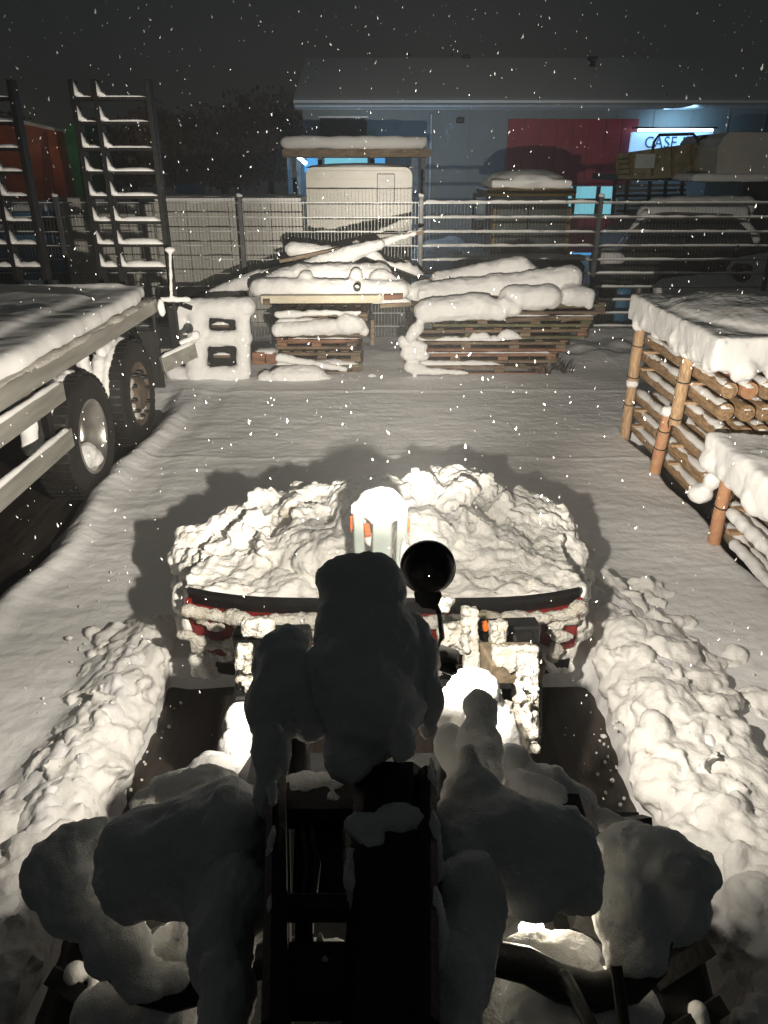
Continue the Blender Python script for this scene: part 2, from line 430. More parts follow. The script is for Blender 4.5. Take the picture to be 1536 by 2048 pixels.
# crumbs of snow on the cleared asphalt and along the windrows
g = MB(); rs = np.random.RandomState(12)
for k in range(150):
    if k < 90:
        side = rs.rand() < .5
        x = (LX + abs(rs.normal(0, .09))) if side else (RX - abs(rs.normal(0, .12))); y = rs.uniform(1.1, 3.2); z = ASPH+.006
    else:
        side = rs.rand() < .5
        x = (LX - .50 - abs(rs.normal(0, .16))) if side else (RX + .70 + abs(rs.normal(0, .22))); y = rs.uniform(1.4, 4.6); z = .012
    r = rs.uniform(.003, .010) * (2.2 if rs.rand() < .08 else 1)
    mm = Matrix.Translation((x, y, z+r*.3)) @ Euler(rs.uniform(0, 6, 3)).to_matrix().to_4x4() @ Matrix.Diagonal((r*rs.uniform(.7, 1.3), r, r*rs.uniform(.6, 1), 1))
    g.add([mm @ (v*(1+.25*rs.uniform(-1, 1))) for v in _sv[:12]], [f for f in [[0,1,2]]], True) if False else g.add([mm @ (v*(1+.18*rs.uniform(-1, 1))) for v in _sv], _sf, True)
g.build('snow_crumbs', M['snow_pile'], kind='stuff')

# windrows: clods pushed aside by the bucket
def windrow(name, side):
    rs = np.random.RandomState(31 if side > 0 else 47); pr = []
    n = 300 if side > 0 else 160
    for k in range(n):
        y = rs.uniform(1.0, 4.3 if side > 0 else 3.7)
        wd = (.72 if y < 3.3 else .72-.40*(y-3.3)) if side > 0 else .40
        wd *= 1 + .25*math.sin(y*4.1+side)
        t = rs.beta(1.3, 1.6); x = (RX if side > 0 else LX) + side*(.02 + t*wd)
        prof = math.sin(math.pi*min(1, t*1.0+.22))**.7
        z = (.16 if side > 0 else .11)*prof*(1 - .6*max(0, y-3.3)) * rs.uniform(.45, 1.1)
        r = rs.uniform(.03, .085) * (1.25 if rs.rand() < .15 else 1)
        pr.append(ico((x, y, z-.01), (r*rs.uniform(.8, 1.5), r*rs.uniform(.9, 2.2), r*rs.uniform(.5, .9)), Euler(rs.uniform(-.7, .7, 3)).to_matrix()))
    for k in range(150 if side > 0 else 70):
        y = rs.uniform(1.1, 4.1 if side > 0 else 3.5); t = rs.beta(1.4, 1.7); wd = .68 if side > 0 else .38; r = rs.uniform(.04, .15)
        pr.append(bx(((RX if side > 0 else LX) + side*(.03+t*wd), y, (.15 if side > 0 else .11)*math.sin(math.pi*min(1, t+.2))*rs.uniform(.5, 1.1)), (r*rs.uniform(.7, 1.5), r*rs.uniform(.8, 2), r*rs.uniform(.3, .7)), Euler(rs.uniform(-.8, .8, 3)).to_matrix()))
    for y in np.arange(1.0, 3.6, .12):
        pr.append(ico(((RX+.16) if side > 0 else LX-.13, y, .0), (.15, .16, .16)))
        if side > 0: pr.append(ico((RX+.40, y, .02), (.17, .16, .13)))
    o = blob(name, pr, .0145, M['snow_pile2'], None, 5, (('n', .30, .05), ('b', .19, .035), ('n', .06, .014), ('n', .025, .004)))
    o['kind'] = 'structure'; return o
windrow('snow_windrow', 1); windrow('snow_windrow', -1)

# ================================================================== FENCE (2 m welded mesh, posts 2.67 m apart)
FY = 11.85; PX = [-10.19, -7.52, -4.85, -2.13, .55, 3.21, 5.88, 8.55]
fen = empty('mesh_fence', (0, FY, 0), 'grey welded mesh fence on dark posts with snow lying along every horizontal wire', 'fence')
for i, x in enumerate(PX):
    p = MB().box((x, FY, 1.0), (.06, .06, 2.16), bev=.006).box((x, FY, 2.09), (.075, .075, .03), bev=.005).build('post', M['post'], fen)
    blob('snow_cap', [ico((x, FY, 2.12), (.05, .05, .03)), ico((x-.02, FY-.01, 2.13), .028)], .012, M['snow'], p, 2)
for i in range(len(PX)-1):
    a, b = PX[i]+.035, PX[i+1]-.035
    left = i <= 3
    for k in range(10):
        z = .22 + .2*k
        sg = random.uniform(-.004, .004)
        wz = MB().bar((a, FY, z), (b, FY, z+sg), .026 if left else .035, .010 if left else .022).build('rail_wire', M['galv'], fen)
        if left: 
            g = MB(); t = a
            while t < b-.15:
                L = random.uniform(.3, 1.2); e = min(b, t+L)
                strip_to(g, (t, FY, z+.006), (e, FY, z+.006), .024, random.uniform(.006, .016), seed=k); t = e + random.choice([0, 0, .01, .06])
            g.build('snow_cap', M['snow'], wz)
        else:
            strip('snow_cap', (a, FY, z+.010), (b, FY, z+.010+sg), .045, random.uniform(.020, .030), parent=wz, lump=.35, seed=k*7+i)
    g = MB(); n = int((b-a)/.05)
    for k in range(n+1):
        x = a + (b-a)*k/n
        g.bar((x, FY-.008, .05), (x, FY-.008, 2.045), .0042 if left else .0016, .003)
    g.build('upright_wires', M['galv'], fen, kind='stuff')

# ================================================================== TIMBER: pallets
def pallet(x0, x1, y0, z, cols, label, dep=.95, tilt=0, group='pallets in the snowed-in stacks', blocks=4, snow=(), skip=()):
    L = x1-x0
    t = empty('pallet', ((x0+x1)/2, y0+dep/2, z), label, 'pallet', group)
    th = .036
    def col(): return M[random.choice(cols)]
    for k, (yy) in enumerate((y0+.05, y0+dep/2, y0+dep-.05)):
        if k in skip: continue
        MB().bar((x0+random.uniform(0, .05), yy, z+th/2), (x1-random.uniform(0, .06), yy, z+th/2+tilt), .10, th, .004).build('bottom_board', col(), t)
        for j in range(blocks):
            bxp = x0 + .08 + (L-.16)*j/(blocks-1) + random.uniform(-.01, .01)
            MB().box((bxp, yy, z+th+.026+tilt*j/(blocks-1)), (.13, .098, .050), bev=.005).build('block', col(), t)
        MB().bar((x0+random.uniform(0, .04), yy, z+th+.070), (x1-random.uniform(0, .04), yy, z+th+.070+tilt), .096, .034, .003).build('stringer', col(), t)
    n = 7
    for j in range(n):
        xx = x0 + .06 + (L-.12)*j/(n-1)
        MB().bar((xx, y0+random.uniform(-.012, .012), z+.137+tilt*j/(n-1)), (xx, y0+dep, z+.137+tilt*j/(n-1)), .10, .020, .003).build('deck_board', col(), t)
    for (a, b, zz, w_, h_) in snow:
        strip('snow_strip', (a, y0-.01, z+zz), (b, y0-.01, z+zz+tilt*.5), w_, h_, parent=t, lump=.5)
    return t
Yr = 9.72
S = [  # x0, x1, dz, colours, words
  (.34, 2.18, ['pallet', 'palletb'], 'broad brown pallet at the bottom of the right stack, snow tongue on its left end'),
  (.22, 2.30, ['pallet', 'palletb'], 'reddish brown pallet second from the ground in the right stack'),
  (.36, 2.42, ['palletb', 'pallet'], 'rust brown pallet third from the ground in the right stack'),
  (.30, 2.66, ['pallet', 'mossy', 'palletb'], 'pale ended pallet fourth from the ground in the right stack, snow between its blocks'),
  (.52, 2.72, ['mossy', 'pallet', 'palletc'], 'mossy greenish pallet fifth from the ground in the right stack'),
  (.34, 2.86, ['palletc', 'mossy'], 'dark pallet on top of the right stack under heavy snow')]
for k, (a, b, c, lb) in enumerate(S):
    sn = []
    if k in (0, 2): sn.append((a-.03, a+1.2, .155, .10, .05))
    if k == 1: sn.append((a+.1, b-.1, .148, .05, .012))
    if k == 3: sn += [(1.1, 1.4, .02, .09, .07), (1.45, 1.8, .02, .09, .08)]
    if k == 4: sn.append((1.3, b, .15, .06, .015))
    pallet(a, b, Yr + [0, .0, .02, -.02, .03, .01][k], -.02+.158*k, c, lb, blocks=4, snow=sn, tilt=[0, .01, 0, .015, 0, .01][k])
T = [
  (-1.42, -.28, ['pallet', 'mossy'], 'low pallet at the bottom of the middle stack, half buried in snow'),
  (-1.36, -.30, ['palletc', 'pallet'], 'dark pallet second from the ground in the middle stack'),
  (-1.44, -.34, ['pallet', 'palletb'], 'light pallet with pale blocks in the middle stack, under the thick snow roll'),
  (-1.40, -.22, ['grey_wood', 'pallet'], 'grey pallet with snow roll on it in the middle stack'),
  (-1.38, -.20, ['grey_wood', 'palletc'], 'topmost grey pallet of the middle stack below the cream beam')]
for k, (a, b, c, lb) in enumerate(T):
    sn = [[(-1.46, -.35, .15, .14, .04)], [], [(-1.2, -.3, .15, .05, .015)], [(-1.4, -.3, .15, .05, .012)], [(-1.42, -.45, .02, .08, .05)]][k]
    pallet(a, b, 9.78 + .01*k, -.02+.165*k, c, lb, dep=.8, blocks=3, snow=sn)
def heap(name, label, cat, rows, voxel=.022, group=None, disp=(('n', .16, .03), ('b', .055, .008)), smooth=5, extra=(), m=None):
    pr = []
    for r in rows:
        if len(r) == 7: (a, b, c, d, Y_, r0, r1) = r
        else: (a, b, c, d, Y_, r0) = r; r1 = r0
        p, q = atY(a, b, Y_), atY(c, d, Y_)
        k = Y_/1.03/F
        pr.append(cap(p, q, r0*k, r1*k))
    o = blob(name, pr+list(extra), voxel, m or M['snow'], None, smooth, disp)
    return tag(o, label, cat, group)
heap('snow_heap', 'billowing rolls of snow heaped over the right pallet stack', 'snow', [
  (878,560,1040,532,10.3,17,20), (1040,535,1075,560,10.3,20,20), (850,585,1000,572,10.0,20,24), (1000,575,1140,556,10.0,24,26), (1140,560,1155,590,10.0,20,16),
  (832,588,850,582,10.1,24,24), (1020,596,1100,594,9.7,24,24), (1135,592,1172,594,9.8,22,20), (850,622,960,612,9.62,24,26), (960,612,1000,622,9.6,26,20), (845,600,900,602,10.0,20,20),
  (1010,606,1030,618,9.6,16,14), (1175,598,1178,612,9.75,12,8), (835,655,820,676,9.55,14,12)], extra=[bx((1.5, 10.25, 1.0), (2.1, .8, .12))])
g = MB()
for (a, b, c, d, r0) in ((808,684,850,690,14), (812,706,846,712,15), (820,732,860,742,14), (828,752,830,756,8)):
    pass
heap('snow_lump', 'stacked snow lumps on the left ends of the right pallet stack', 'snow', [
  (808,684,848,694,9.62,14,9), (815,708,850,712,9.62,14,11), (822,733,850,742,9.62,15,9), (850,742,935,746,9.62,8,4), (828,757,832,762,9.6,7,6)], .016)
heap('snow_heap', 'smooth snow mass with round knobs over the beam of the middle stack', 'snow', [
  (520,575,800,580,9.85,20,19), (540,568,600,552,10.1,22,24), (600,555,760,552,10.2,26,26), (760,560,808,578,10.0,22,16), (612,560,612,556,9.9,17,16), (713,556,713,550,9.9,14,14), (570,560,640,545,10.6,18,22), (640,545,790,560,10.6,20,14)],
  extra=[bx((-.75, 10.2, 1.03), (1.9, .7, .08))])
heap('snow_roll', 'thick snow roll lying along the front of the middle pallet stack', 'snow', [
  (556,660,690,652,9.7,14,17), (690,648,716,650,9.68,21,17), (722,655,730,664,9.7,13,9), (556,628,720,625,9.74,8,4)], .016)
heap('snow_drift', 'low rounded snow drift at the foot of the middle pallet stack', 'snow', [
  (530,758,655,762,9.5,18,13), (560,754,630,752,9.5,23,22), (745,756,752,757,9.6,11,8), (560,716,690,738,9.66,10,6)], .018)
bm_ = MB().bar(atY(523,598,9.62), atY(764,597,9.62), .12, .095, .006).build('beam', M['plank']); 
tag(bm_, 'cream painted beam lying level across the middle stack under the snow', 'beam')
tag(MB().box(atY(536,600,9.7), (.09, .3, .08), bev=.004).build('timber_offcut', M['palletc']), 'dark timber end poking out left of the cream beam', 'timber')
tag(MB().bar(atY(768,594,9.66), atY(806,592,9.66), .10, .06, .004).build('timber_offcut', M['palletb']), 'reddish timber end poking out right of the cream beam', 'timber')
# upright supports of the beam
pipe = empty('pipe_end', atY(714,576,9.5), 'dark pipe end sticking out of the snow above the cream beam', 'pipe')
c = atY(714,576,9.5)
MB().lathe([(.036,-.0), (.045,-.0), (.045,.3), (.036,.3), (.036,0)], 16, Matrix.Translation(c) @ Matrix.Rotation(R(90), 4, 'Z')).build('tube', M['dkmetal'], pipe)
# dark timbers peeping out below the snow of the right stack
for (a, b, c_, d, Y_, mt, lb) in ((1010,640,1110,634,9.72,'palletc','dark timber peeping out under the snow, right of centre'), (840,560,1000,548,10.35,'grey_wood','grey pole end under the topmost snow roll'),
                          (958,592,1000,594,9.9,'palletb','reddish timber patch showing between two snow rolls'), (1120,640,1192,625,9.8,'palletc','thin batten jutting right from the snowed right stack')):
    tag(MB().bar(atY(a,b,Y_), atY(c_,d,Y_), .12, .05, .004).build('timber', M[mt]), lb, 'timber')
# green crate corner & brick-coloured boxes
tag(MB().box(atY(852,648,9.66), (.16, .2, .09), bev=.01).build('plastic_crate', M['bluebody'] if False else M['strap']), 'dark green plastic crate wedged in the left of the right stack', 'crate')
cl = empty('clay_block', atY(531,713,9.75), 'pale reddish hollow block under snow left of the middle stack', 'block')
MB().box(atY(520,713,9.75), (.17, .25, .16), bev=.008).build('block_half', M['palletb'], cl); MB().box(atY(545,713,9.75), (.14, .25, .15), bev=.008).build('block_half', M['palletb'], cl)
strip('snow_cap', atY(508,703,9.75), atY(556,703,9.75), .28, .05, parent=cl)
# wooden half-fallen bars at right of the middle stack
for i, (a, b, c_, d) in enumerate(((745,640,745,690), (760,612,820,608))):
    o = MB().bar(atY(a,b,9.9), atY(c_,d,9.9), .05, .05, .003).build('batten', M['grey_wood']); tag(o, ['short upright batten right of the middle pallet stack', 'level snow-topped batten between the two pallet stacks'][i], 'batten')
strip('snow_strip', atY(745,606,9.9), atY(822,603,9.9), .08, .05, parent=bpy.data.objects['batten.001'])

# snowed-up openwork panel leaning left of the pallets
pan = empty('openwork_panel', atY(425,760,9.45), 'snow-plastered panel with rectangular openings leaning beside the trailer', 'panel')
pz = lambda a, b: atY(a, b, 9.55)
pr = []
for (a, b, c_, d, r) in ((362,618,490,614,20), (372,640,372,740,20), (478,620,482,745,21), (410,665,470,668,16), (395,620,470,622,20), (395,690,470,682,14), (360,745,490,748,18), (400,620,402,750,17), (350,680,350,745,16), (430,610,430,640,16), (430,720,470,745,12)):
    k = 9.55/1.03/F; pr.append(cap(pz(a, b), pz(c_, d), r*k))
# openings at (440,650) and (440,710), (368,705)
pr = [cap(pz(360,617), pz(492,613), .125), cap(pz(395,630), pz(392,748), .145), cap(pz(486,625), pz(488,748), .095), cap(pz(400,677), pz(490,677), .105),
      cap(pz(362,752), pz(488,745), .10), cap(pz(360,640), pz(366,668), .12), cap(pz(345,745), pz(400,748), .09), cap(pz(425,618), pz(478,620), .12), cap(pz(360,682), pz(400,680), .08)]
blob('snow_cover', pr, .018, M['snow'], pan, 5, (('n', .2, .03), ('b', .06, .006)))
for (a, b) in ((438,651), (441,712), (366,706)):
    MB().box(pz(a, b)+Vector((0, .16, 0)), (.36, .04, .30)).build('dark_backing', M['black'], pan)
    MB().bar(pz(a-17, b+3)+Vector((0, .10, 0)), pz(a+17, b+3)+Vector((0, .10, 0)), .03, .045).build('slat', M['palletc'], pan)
    strip('snow_strip', pz(a-17, b)+Vector((0, .09, 0)), pz(a+17, b)+Vector((0, .09, 0)), .06, .035, parent=pan)
# long poles crossing above the stacks
def pole(a, b, Ya, c_, d, Yb, r, label, mt='dkmetal', sn=(.05, .08)):
    p, q = atY(a, b, Ya), atY(c_, d, Yb)
    t = MB().tube([p, q], r, 10).build('pole', M[mt]); tag(t, label, 'pole')
    n = Vector((0, -.01, r*.6))
    if sn: strip('snow_cover', p+n, q+n, sn[0], sn[1], parent=t, lump=.5)
    return t
pole(362,604,10.9, 640,498,11.2, .035, 'long dark pole slanting up behind the panel', 'dkmetal', None)
pole(690,500,10.6, 850,560,10.9, .035, 'dark bar sloping down right above the middle stack', 'dkmetal', (.16, .10))
heap('snowed_plank', 'snow-laden plank rising to the right against the fence', 'plank', [
  (420,592,500,562,10.7,12,16), (500,562,600,538,10.7,16,16), (600,540,700,508,10.6,15,17), (700,508,760,488,10.6,17,10), (760,488,846,461,10.7,9,3)], .018)
heap('snowed_plank', 'short thick snow-laden plank tip pointing left above the middle stack', 'plank', [
  (585,498,640,506,10.9,14,16), (640,506,700,505,10.9,16,10)], .018)
tag(MB().bar(atY(560,522,10.72), atY(848,463,10.75), .14, .045, .004).build('plank', M['grey_wood']), 'grey plank under the snow rising right against the fence', 'plank')
# brushwood tuft at the right end of the stack
g = MB(); rs = np.random.RandomState(5); b0 = atY(1100,748,9.7)
for k in range(60):
    p = b0 + Vector((rs.uniform(-.28, .28), rs.uniform(-.1, .2), .02)); q = p + Vector((rs.uniform(-.12, .12), rs.uniform(-.1, .1), rs.uniform(.04, .16)))
    g.tube([p, (p+q)/2+Vector((rs.uniform(-.02, .02), 0, .01)), q], [.006, .005, .003], 4)
tag(g.build('brushwood', M['bark']), 'tuft of dark twigs at the right foot of the right pallet stack', 'brushwood')

# ================================================================== TIMBER BUNDLES on the right
def bundle(x0, x1, y0, y1, z0, layers, dia, label, logmat, snowlog=True, gap=.03):
    t = empty('timber_bundle', ((x0+x1)/2, (y0+y1)/2, z0), label, 'timber bundle')
    n = max(2, int((x1-x0)/(dia+.004)))
    for L in range(layers):
        z = z0 + dia/2 + L*(dia+gap)
        for k in range(n):
            x = x0 + dia/2 + k*(x1-x0-dia)/(n-1)
            ya = y0 + random.uniform(-.07, .07); yb = y1 + random.uniform(-.05, .05)
            r = dia/2*random.uniform(.9, 1.02); seg = 4
            pts = [(x+random.uniform(-.004, .004), ya+(yb-ya)*j/seg, z+random.uniform(-.004, .004)) for j in range(seg+1)]
            mt = M[random.choice(logmat)]
            lg = MB().tube(pts, [r, r*1.02, r, r*.98, r*.96], 14).build('log', mt, t)
            if snowlog:
                g = MB()
                if k == 0 or L == layers-1:
                    strip_to(g, (x-.02, ya-.02, z+r*.62), (x-.02, yb, z+r*.62), r*1.1, r*.55, lump=.35, seed=k)
                strip_to(g, (x, ya-.012, z+r*.42), (x, ya+.14+random.random()*.1, z+r*.86), r*1.25, r*.5, lump=.3)
                g.build('snow_cap', M['snow'], lg)
        if L < layers-1 and gap > .02:
            for yy in (y0+.55, y1-.22):
                MB().box(((x0+x1)/2-.02, yy, z+dia/2+gap/2), (x1-x0+.05, .06, gap-.004), bev=.003).build('batten', M['stake'], t)
    return t
def stake(x, y, z0, z1, r, mt, par, ysl=0, straps=(), snow=True):
    s_ = MB().tube([(x, y, z0), (x-.004, y+ysl*.5, (z0+z1)/2), (x, y+ysl, z1)], [r, r*1.03, r*.98], 12).build('stake', M[mt], par)
    if snow: blob('snow_cap', [ico((x, y+ysl, z1+.03), (r*1.35, r*1.35, .055))], .014, M['snow'], s_, 3, (('n', .05, .012),))
    for zz in straps:
        g = MB(); yy = y + ysl*(zz-z0)/(z1-z0)
        ring = [(x+math.cos(a)*(r+.004), yy+math.sin(a)*(r+.004), zz+.01*math.sin(a)) for a in [2*math.pi*j/14 for j in range(15)]]
        g.tube(ring, .006, 5)
        g.tube([(x-r, yy, zz), (x-r*.9, yy+.05, zz-.06), (x-r*.3, yy+.09, zz-.12)], .0045, 5)
        g.build('strap', M['strap'], s_)
    return s_
D = .130
bu = bundle(2.55, 3.75, 5.45, 7.35, .56, 3, D+.01, 'upper bundle of peeled logs behind orange stakes, thick snow on top', ['wood', 'wood', 'wood', 'wood', 'wood', 'redwood'], gap=.026)
bl = bundle(2.55, 3.75, 5.55, 7.35, -.02, 3, D+.01, 'lower bundle of peeled logs resting on the ground under the upper one', ['wood', 'wood', 'wood'], gap=.026)
stake(2.475, 7.22, .56, 1.10, .052, 'stake', bu, 0, (.93, .62))
stake(2.475, 6.02, .52, 1.10, .050, 'stake', bu, -.04, (.90, .58))
stake(2.475, 7.22, -.06, .52, .048, 'stake', bl, 0, (.34,))
stake(2.45, 6.22, -.06, .56, .050, 'redwood', bl, -.08, (.42, .25))
bc = bundle(2.50, 3.8, 2.2, 4.95, -.03, 3, .15, 'low bundle of grey-brown logs nearest the camera, heaped with snow', ['grey_wood', 'pallet', 'grey_wood'], gap=.03)
stake(2.42, 4.82, -.10, .53, .045, 'redwood', bc, 0, (.30,), False)
blob('snow_cap', [cap((2.46, 2.3, .10), (2.46, 4.6, .10), .04), cap((2.44, 2.3, .30), (2.44, 4.7, .30), .045), ico((2.36, 5.05, .30), (.10, .09, .08)), ico((2.4, 5.0, .42), (.07, .07, .07))], .016, M['snow'], bc, 4, (('n', .1, .02),))
rs = np.random.RandomState(61)
def fringe(ax, lo, hi, fixed, z, n, r0, r1, inn):
    out = []
    for k in range(n):
        t = rs.uniform(lo, hi); r = rs.uniform(r0, r1); dz = rs.uniform(-.05, .03); f = fixed + rs.uniform(-.05, .03)*(1 if inn > 0 else 1)
        p = (f, t, z+dz) if ax == 'x' else (t, f, z+dz); q = (f+inn, t+rs.uniform(-.04, .04), z+.08) if ax == 'x' else (t+rs.uniform(-.04, .04), f+inn, z+.08)
        out.append(cap(p, q, r))
    return out
sn = blob('snow_slab', [bx((3.18, 6.42, 1.26), (1.54, 2.10, .24)), ico((3.2, 6.4, 1.34), (.78, 1.08, .18))] + fringe('x', 5.5, 7.4, 2.49, 1.18, 36, .045, .08, .14) + fringe('y', 2.6, 3.9, 5.40, 1.16, 26, .04, .075, .14) +
  [ico((2.47, 6.02, 1.17), (.08, .08, .09)), ico((2.47, 7.22, 1.18), (.09, .08, .09)), ico((2.62, 5.40, 1.12), (.05, .05, .08))], .020, M['snow_slab'], None, 9, (('n', .5, .03), ('b', .07, .007), ('n', .04, .006)))
tag(sn, 'thick snow slab on top of the tall log bundle beside the fence', 'snow')
sn = blob('snow_slab', [bx((3.18, 3.72, .62), (1.64, 2.86, .26)), ico((3.2, 3.72, .72), (.82, 1.42, .22))] + fringe('x', 2.3, 5.05, 2.44, .54, 50, .05, .085, .16) + fringe('y', 2.5, 3.9, 5.05, .54, 26, .05, .09, -.14) +
  [ico((2.44, 5.03, .56), (.14, .14, .10))], .020, M['snow_slab'], None, 10, (('n', .5, .045), ('b', .08, .008), ('n', .04, .006)))
tag(sn, 'rounded snow slab on the low log bundle nearest the camera', 'snow')

# ================================================================== FLATBED TRAILER on the left
TX = -2.42
tr = empty('flatbed_trailer', (-3.6, 5.0, 0), 'flatbed lorry trailer with snow on its deck and two upright ramps at the back', 'trailer')
MB().box((TX-1.22, 2.9, 1.20), (2.40, 10.2, .10)).build('deck', M['dkmetal'], tr)
MB().prism([(TX+.00, 1.10), (TX+.03, 1.12), (TX+.03, 1.25), (TX-.05, 1.265), (TX-.05, 1.10)], 'y', -2.2, 7.98).build('deck_edge', M['aluedge'], tr)
MB().box((TX-.9, 2.9, .95), (.16, 10.2, .38), bev=.01).box((TX-1.7, 2.9, .95), (.16, 10.2, .38), bev=.01).build('chassis', M['black'], tr)
blob('snow_cover', [bx((TX-1.26, 2.9, 1.32), (2.42, 10.1, .13)), bx((TX-1.4, 2.6, 1.36), (2.0, 9.2, .14)), cap((TX-.10, 7.7, 1.30), (TX-.10, -2, 1.30), .085),
   cap((TX-.3, 7.86, 1.32), (TX-2.2, 7.86, 1.32), .10)], .032, M['snow_slab'], tr, 8, (('n', .9, .045), ('n', .2, .012)))
g = MB(); 
strip_to(g, (TX+.0, -2, 1.245), (TX+.0, 7.9, 1.245), .07, .03, lump=.6); g.build('snow_fringe', M['crust'], tr)
def tyre_at(c, r, w, par, kind):
    wh = bpy.data.objects.new('wheel', None); COL.objects.link(wh); wh.location = c
    place(wh, par); wh.matrix_parent_inverse = Matrix.Identity(4); wh.location = Vector(c) - par.location
    m_ = Matrix.Translation(c)
    rr = r*.60
    t = MB().lathe([(rr, w*.5), (rr*1.1, w*.52), (r*.86, w*.52), (r*.96, w*.46), (r, w*.36), (r, -w*.36), (r*.96, -w*.46), (r*.86, -w*.52), (rr, -w*.5), (rr*.97, 0), (rr, w*.5)], 48, m_)
    for k in range(44):
        a = 2*math.pi*k/44
        for sx in (-1, 1):
            cc = Vector(c) + Vector((sx*w*.25, math.cos(a)*r*1.004, math.sin(a)*r*1.004))
            t.box(cc, (w*.40, r*.10, .014), Matrix.Rotation(a-math.pi/2, 3, 'X'))
    def sub(o): return o
    def W(mb, name, mt):
        o = mb.build(name, mt); bpy.context.view_layer.update(); place(o, wh); o.matrix_parent_inverse = Matrix.Translation(-Vector(c)); return o
    W(t, 'tyre', M['rubber'])
    if kind == 'dish':
        W(MB().lathe([(rr*1.0, w*.50), (rr*.94, w*.52), (rr*.90, w*.44), (rr*.86, w*.2), (rr*.84, -w*.1), (rr*.82, -w*.3), (rr*.4, -w*.34), (.001, -w*.34)], 48, m_), 'rim', M['alu'])
        W(MB().lathe([(rr*.38, -w*.34), (rr*.36, -w*.1), (rr*.3, -w*.05), (.001, -w*.05)], 20, m_), 'hub', M['dkmetal'])
        b_ = blob('snow_fill', [ico((c[0]+w*.10, c[1]+.02, c[2]-rr*.62), (w*.34, rr*.62, rr*.40)), ico((c[0]+w*.2, c[1]+.1, c[2]-rr*.75), (w*.3, rr*.4, rr*.25))], .014, M['snow'], None, 4, (('n', .1, .02),))
        place(b_, wh); b_.matrix_parent_inverse = Matrix.Translation(-Vector(c))
    else:
        W(MB().lathe([(rr*1.0, w*.50), (rr*.92, w*.50), (rr*.88, w*.38), (rr*.55, w*.42), (rr*.5, w*.55), (rr*.3, w*.60), (.001, w*.60)], 40, m_), 'rim', M['rusty'])
        g = MB()
        for k in range(10):
            a = 2*math.pi*k/10; cc = Vector(c)+Vector((w*.46, math.cos(a)*rr*.68, math.sin(a)*rr*.68)); g.lathe([(.001, .05), (.018, .05), (.02, -.04)], 8, Matrix.Translation(cc))
        W(g, 'wheel_nuts', M['dkmetal']); [c_.__setitem__('kind', 'stuff') for c_ in wh.children if c_.name.startswith('wheel_nuts')]
        b_ = blob('snow_fill', [ico((c[0]+w*.44, c[1]+math.cos(a)*rr*.72, c[2]+math.sin(a)*rr*.72), (.025, .07, .05)) for a in (2.4, 2.9, 3.5, 4.1, 4.7, 5.2)], .012, M['crust'], None, 2)
        place(b_, wh); b_.matrix_parent_inverse = Matrix.Translation(-Vector(c))
    # snow on the upper tread
    b_ = blob('snow_cover', [cap((c[0]+dx, c[1]+math.cos(a)*r, c[2]+math.sin(a)*r), (c[0]+dx, c[1]+math.cos(a+.2)*r, c[2]+math.sin(a+.2)*r), .035+.02*(dx < 0)) for dx in (-w*.32, 0) for a in np.arange(1.3, 2.9, .2)], .014, M['snow'], None, 4, (('n', .1, .02),))
    place(b_, wh); b_.matrix_parent_inverse = Matrix.Translation(-Vector(c))
    return wh
def T3(p): return p
tyre_at((TX-.20, 5.98, .42), .53, .30, tr, 'dish')
tyre_at((TX-.20, 7.30, .42), .53, .30, tr, 'nuts')
blob('mudguard_snow', [cap((TX-.2, 5.98+math.cos(a)*.64, .48+math.sin(a)*.62), (TX-.2, 5.98+math.cos(a+.2)*.64, .48+math.sin(a+.2)*.62), .05) for a in np.arange(1.2, 2.4, .2)] +
     [cap((TX-.25, 5.42, .95), (TX-.3, 5.35, .55), .07), cap((TX-.3, 6.62, .95), (TX-.3, 6.62, .5), .07), cap((TX-.15, 6.7, .98), (TX-.15, 6.95, 1.02), .06), cap((TX-.3, 6.62, .4), (TX-.3, 6.66, .25), .05)], .018, M['snow'], tr, 4, (('n', .12, .03),))
for (z0, z1) in ((.88, 1.03), (.51, .66)):
    o = MB().box((TX-.03, 1.7, (z0+z1)/2), (.035, 7.6, z1-z0), bev=.006).build('side_guard', M['aluedge'], tr)
    strip('snow_cap', (TX-.035, -1.8, z1), (TX-.035, 5.48, z1), .05, .028, parent=o)
for yy in (4.3, 5.3): MB().box((TX-.10, yy, .80), (.06, .08, .62), bev=.004).build('guard_bracket', M['black'], tr)
MB().box((TX-.02, 4.92, .985+.13), (.03, .09, .05), bev=.008).build('marker_light', M['amber'], tr)
MB().box((TX-.06, 4.92, 1.11), (.04, .16, .09), bev=.005).build('marker_bracket', M['dkmetal'], tr)
# rear end
MB().box((TX-1.2, 8.06, 1.14), (2.42, .12, .20), bev=.01).build('rear_beam', M['dkmetal'], tr)
MB().box((TX-.02, 7.98, .70), (.03, .03, .80), bev=.003).box((TX-.16, 8.0, .60), (.32, .02, .62)).build('mudflap', M['rubber'], tr)
o = MB().bar((TX+.02, 7.92, .56), (TX+.30, 8.30, .64), .05, .17, .006).bar((TX-2.3, 8.15, .62), (TX+.1, 8.15, .62), .05, .14, .006).build('bumper', M['aluedge'], tr)
strip('snow_cap', (TX+.02, 7.92, .645), (TX+.30, 8.30, .725), .06, .03, parent=o)
o = MB().bar((TX+.12, 8.2, .50), (TX+.12, 8.2, 1.15), .08, .12, .006).build('bumper_bracket', M['black'], tr)
o = MB().bar((TX+.17, 8.14, 1.10), (TX+.17, 8.14, 1.68), .05, .05, .004).bar((TX+.17, 8.14, 1.20), (TX+.30, 8.3, 1.1), .05, .05).build('stanchion', M['dkmetal'], tr)
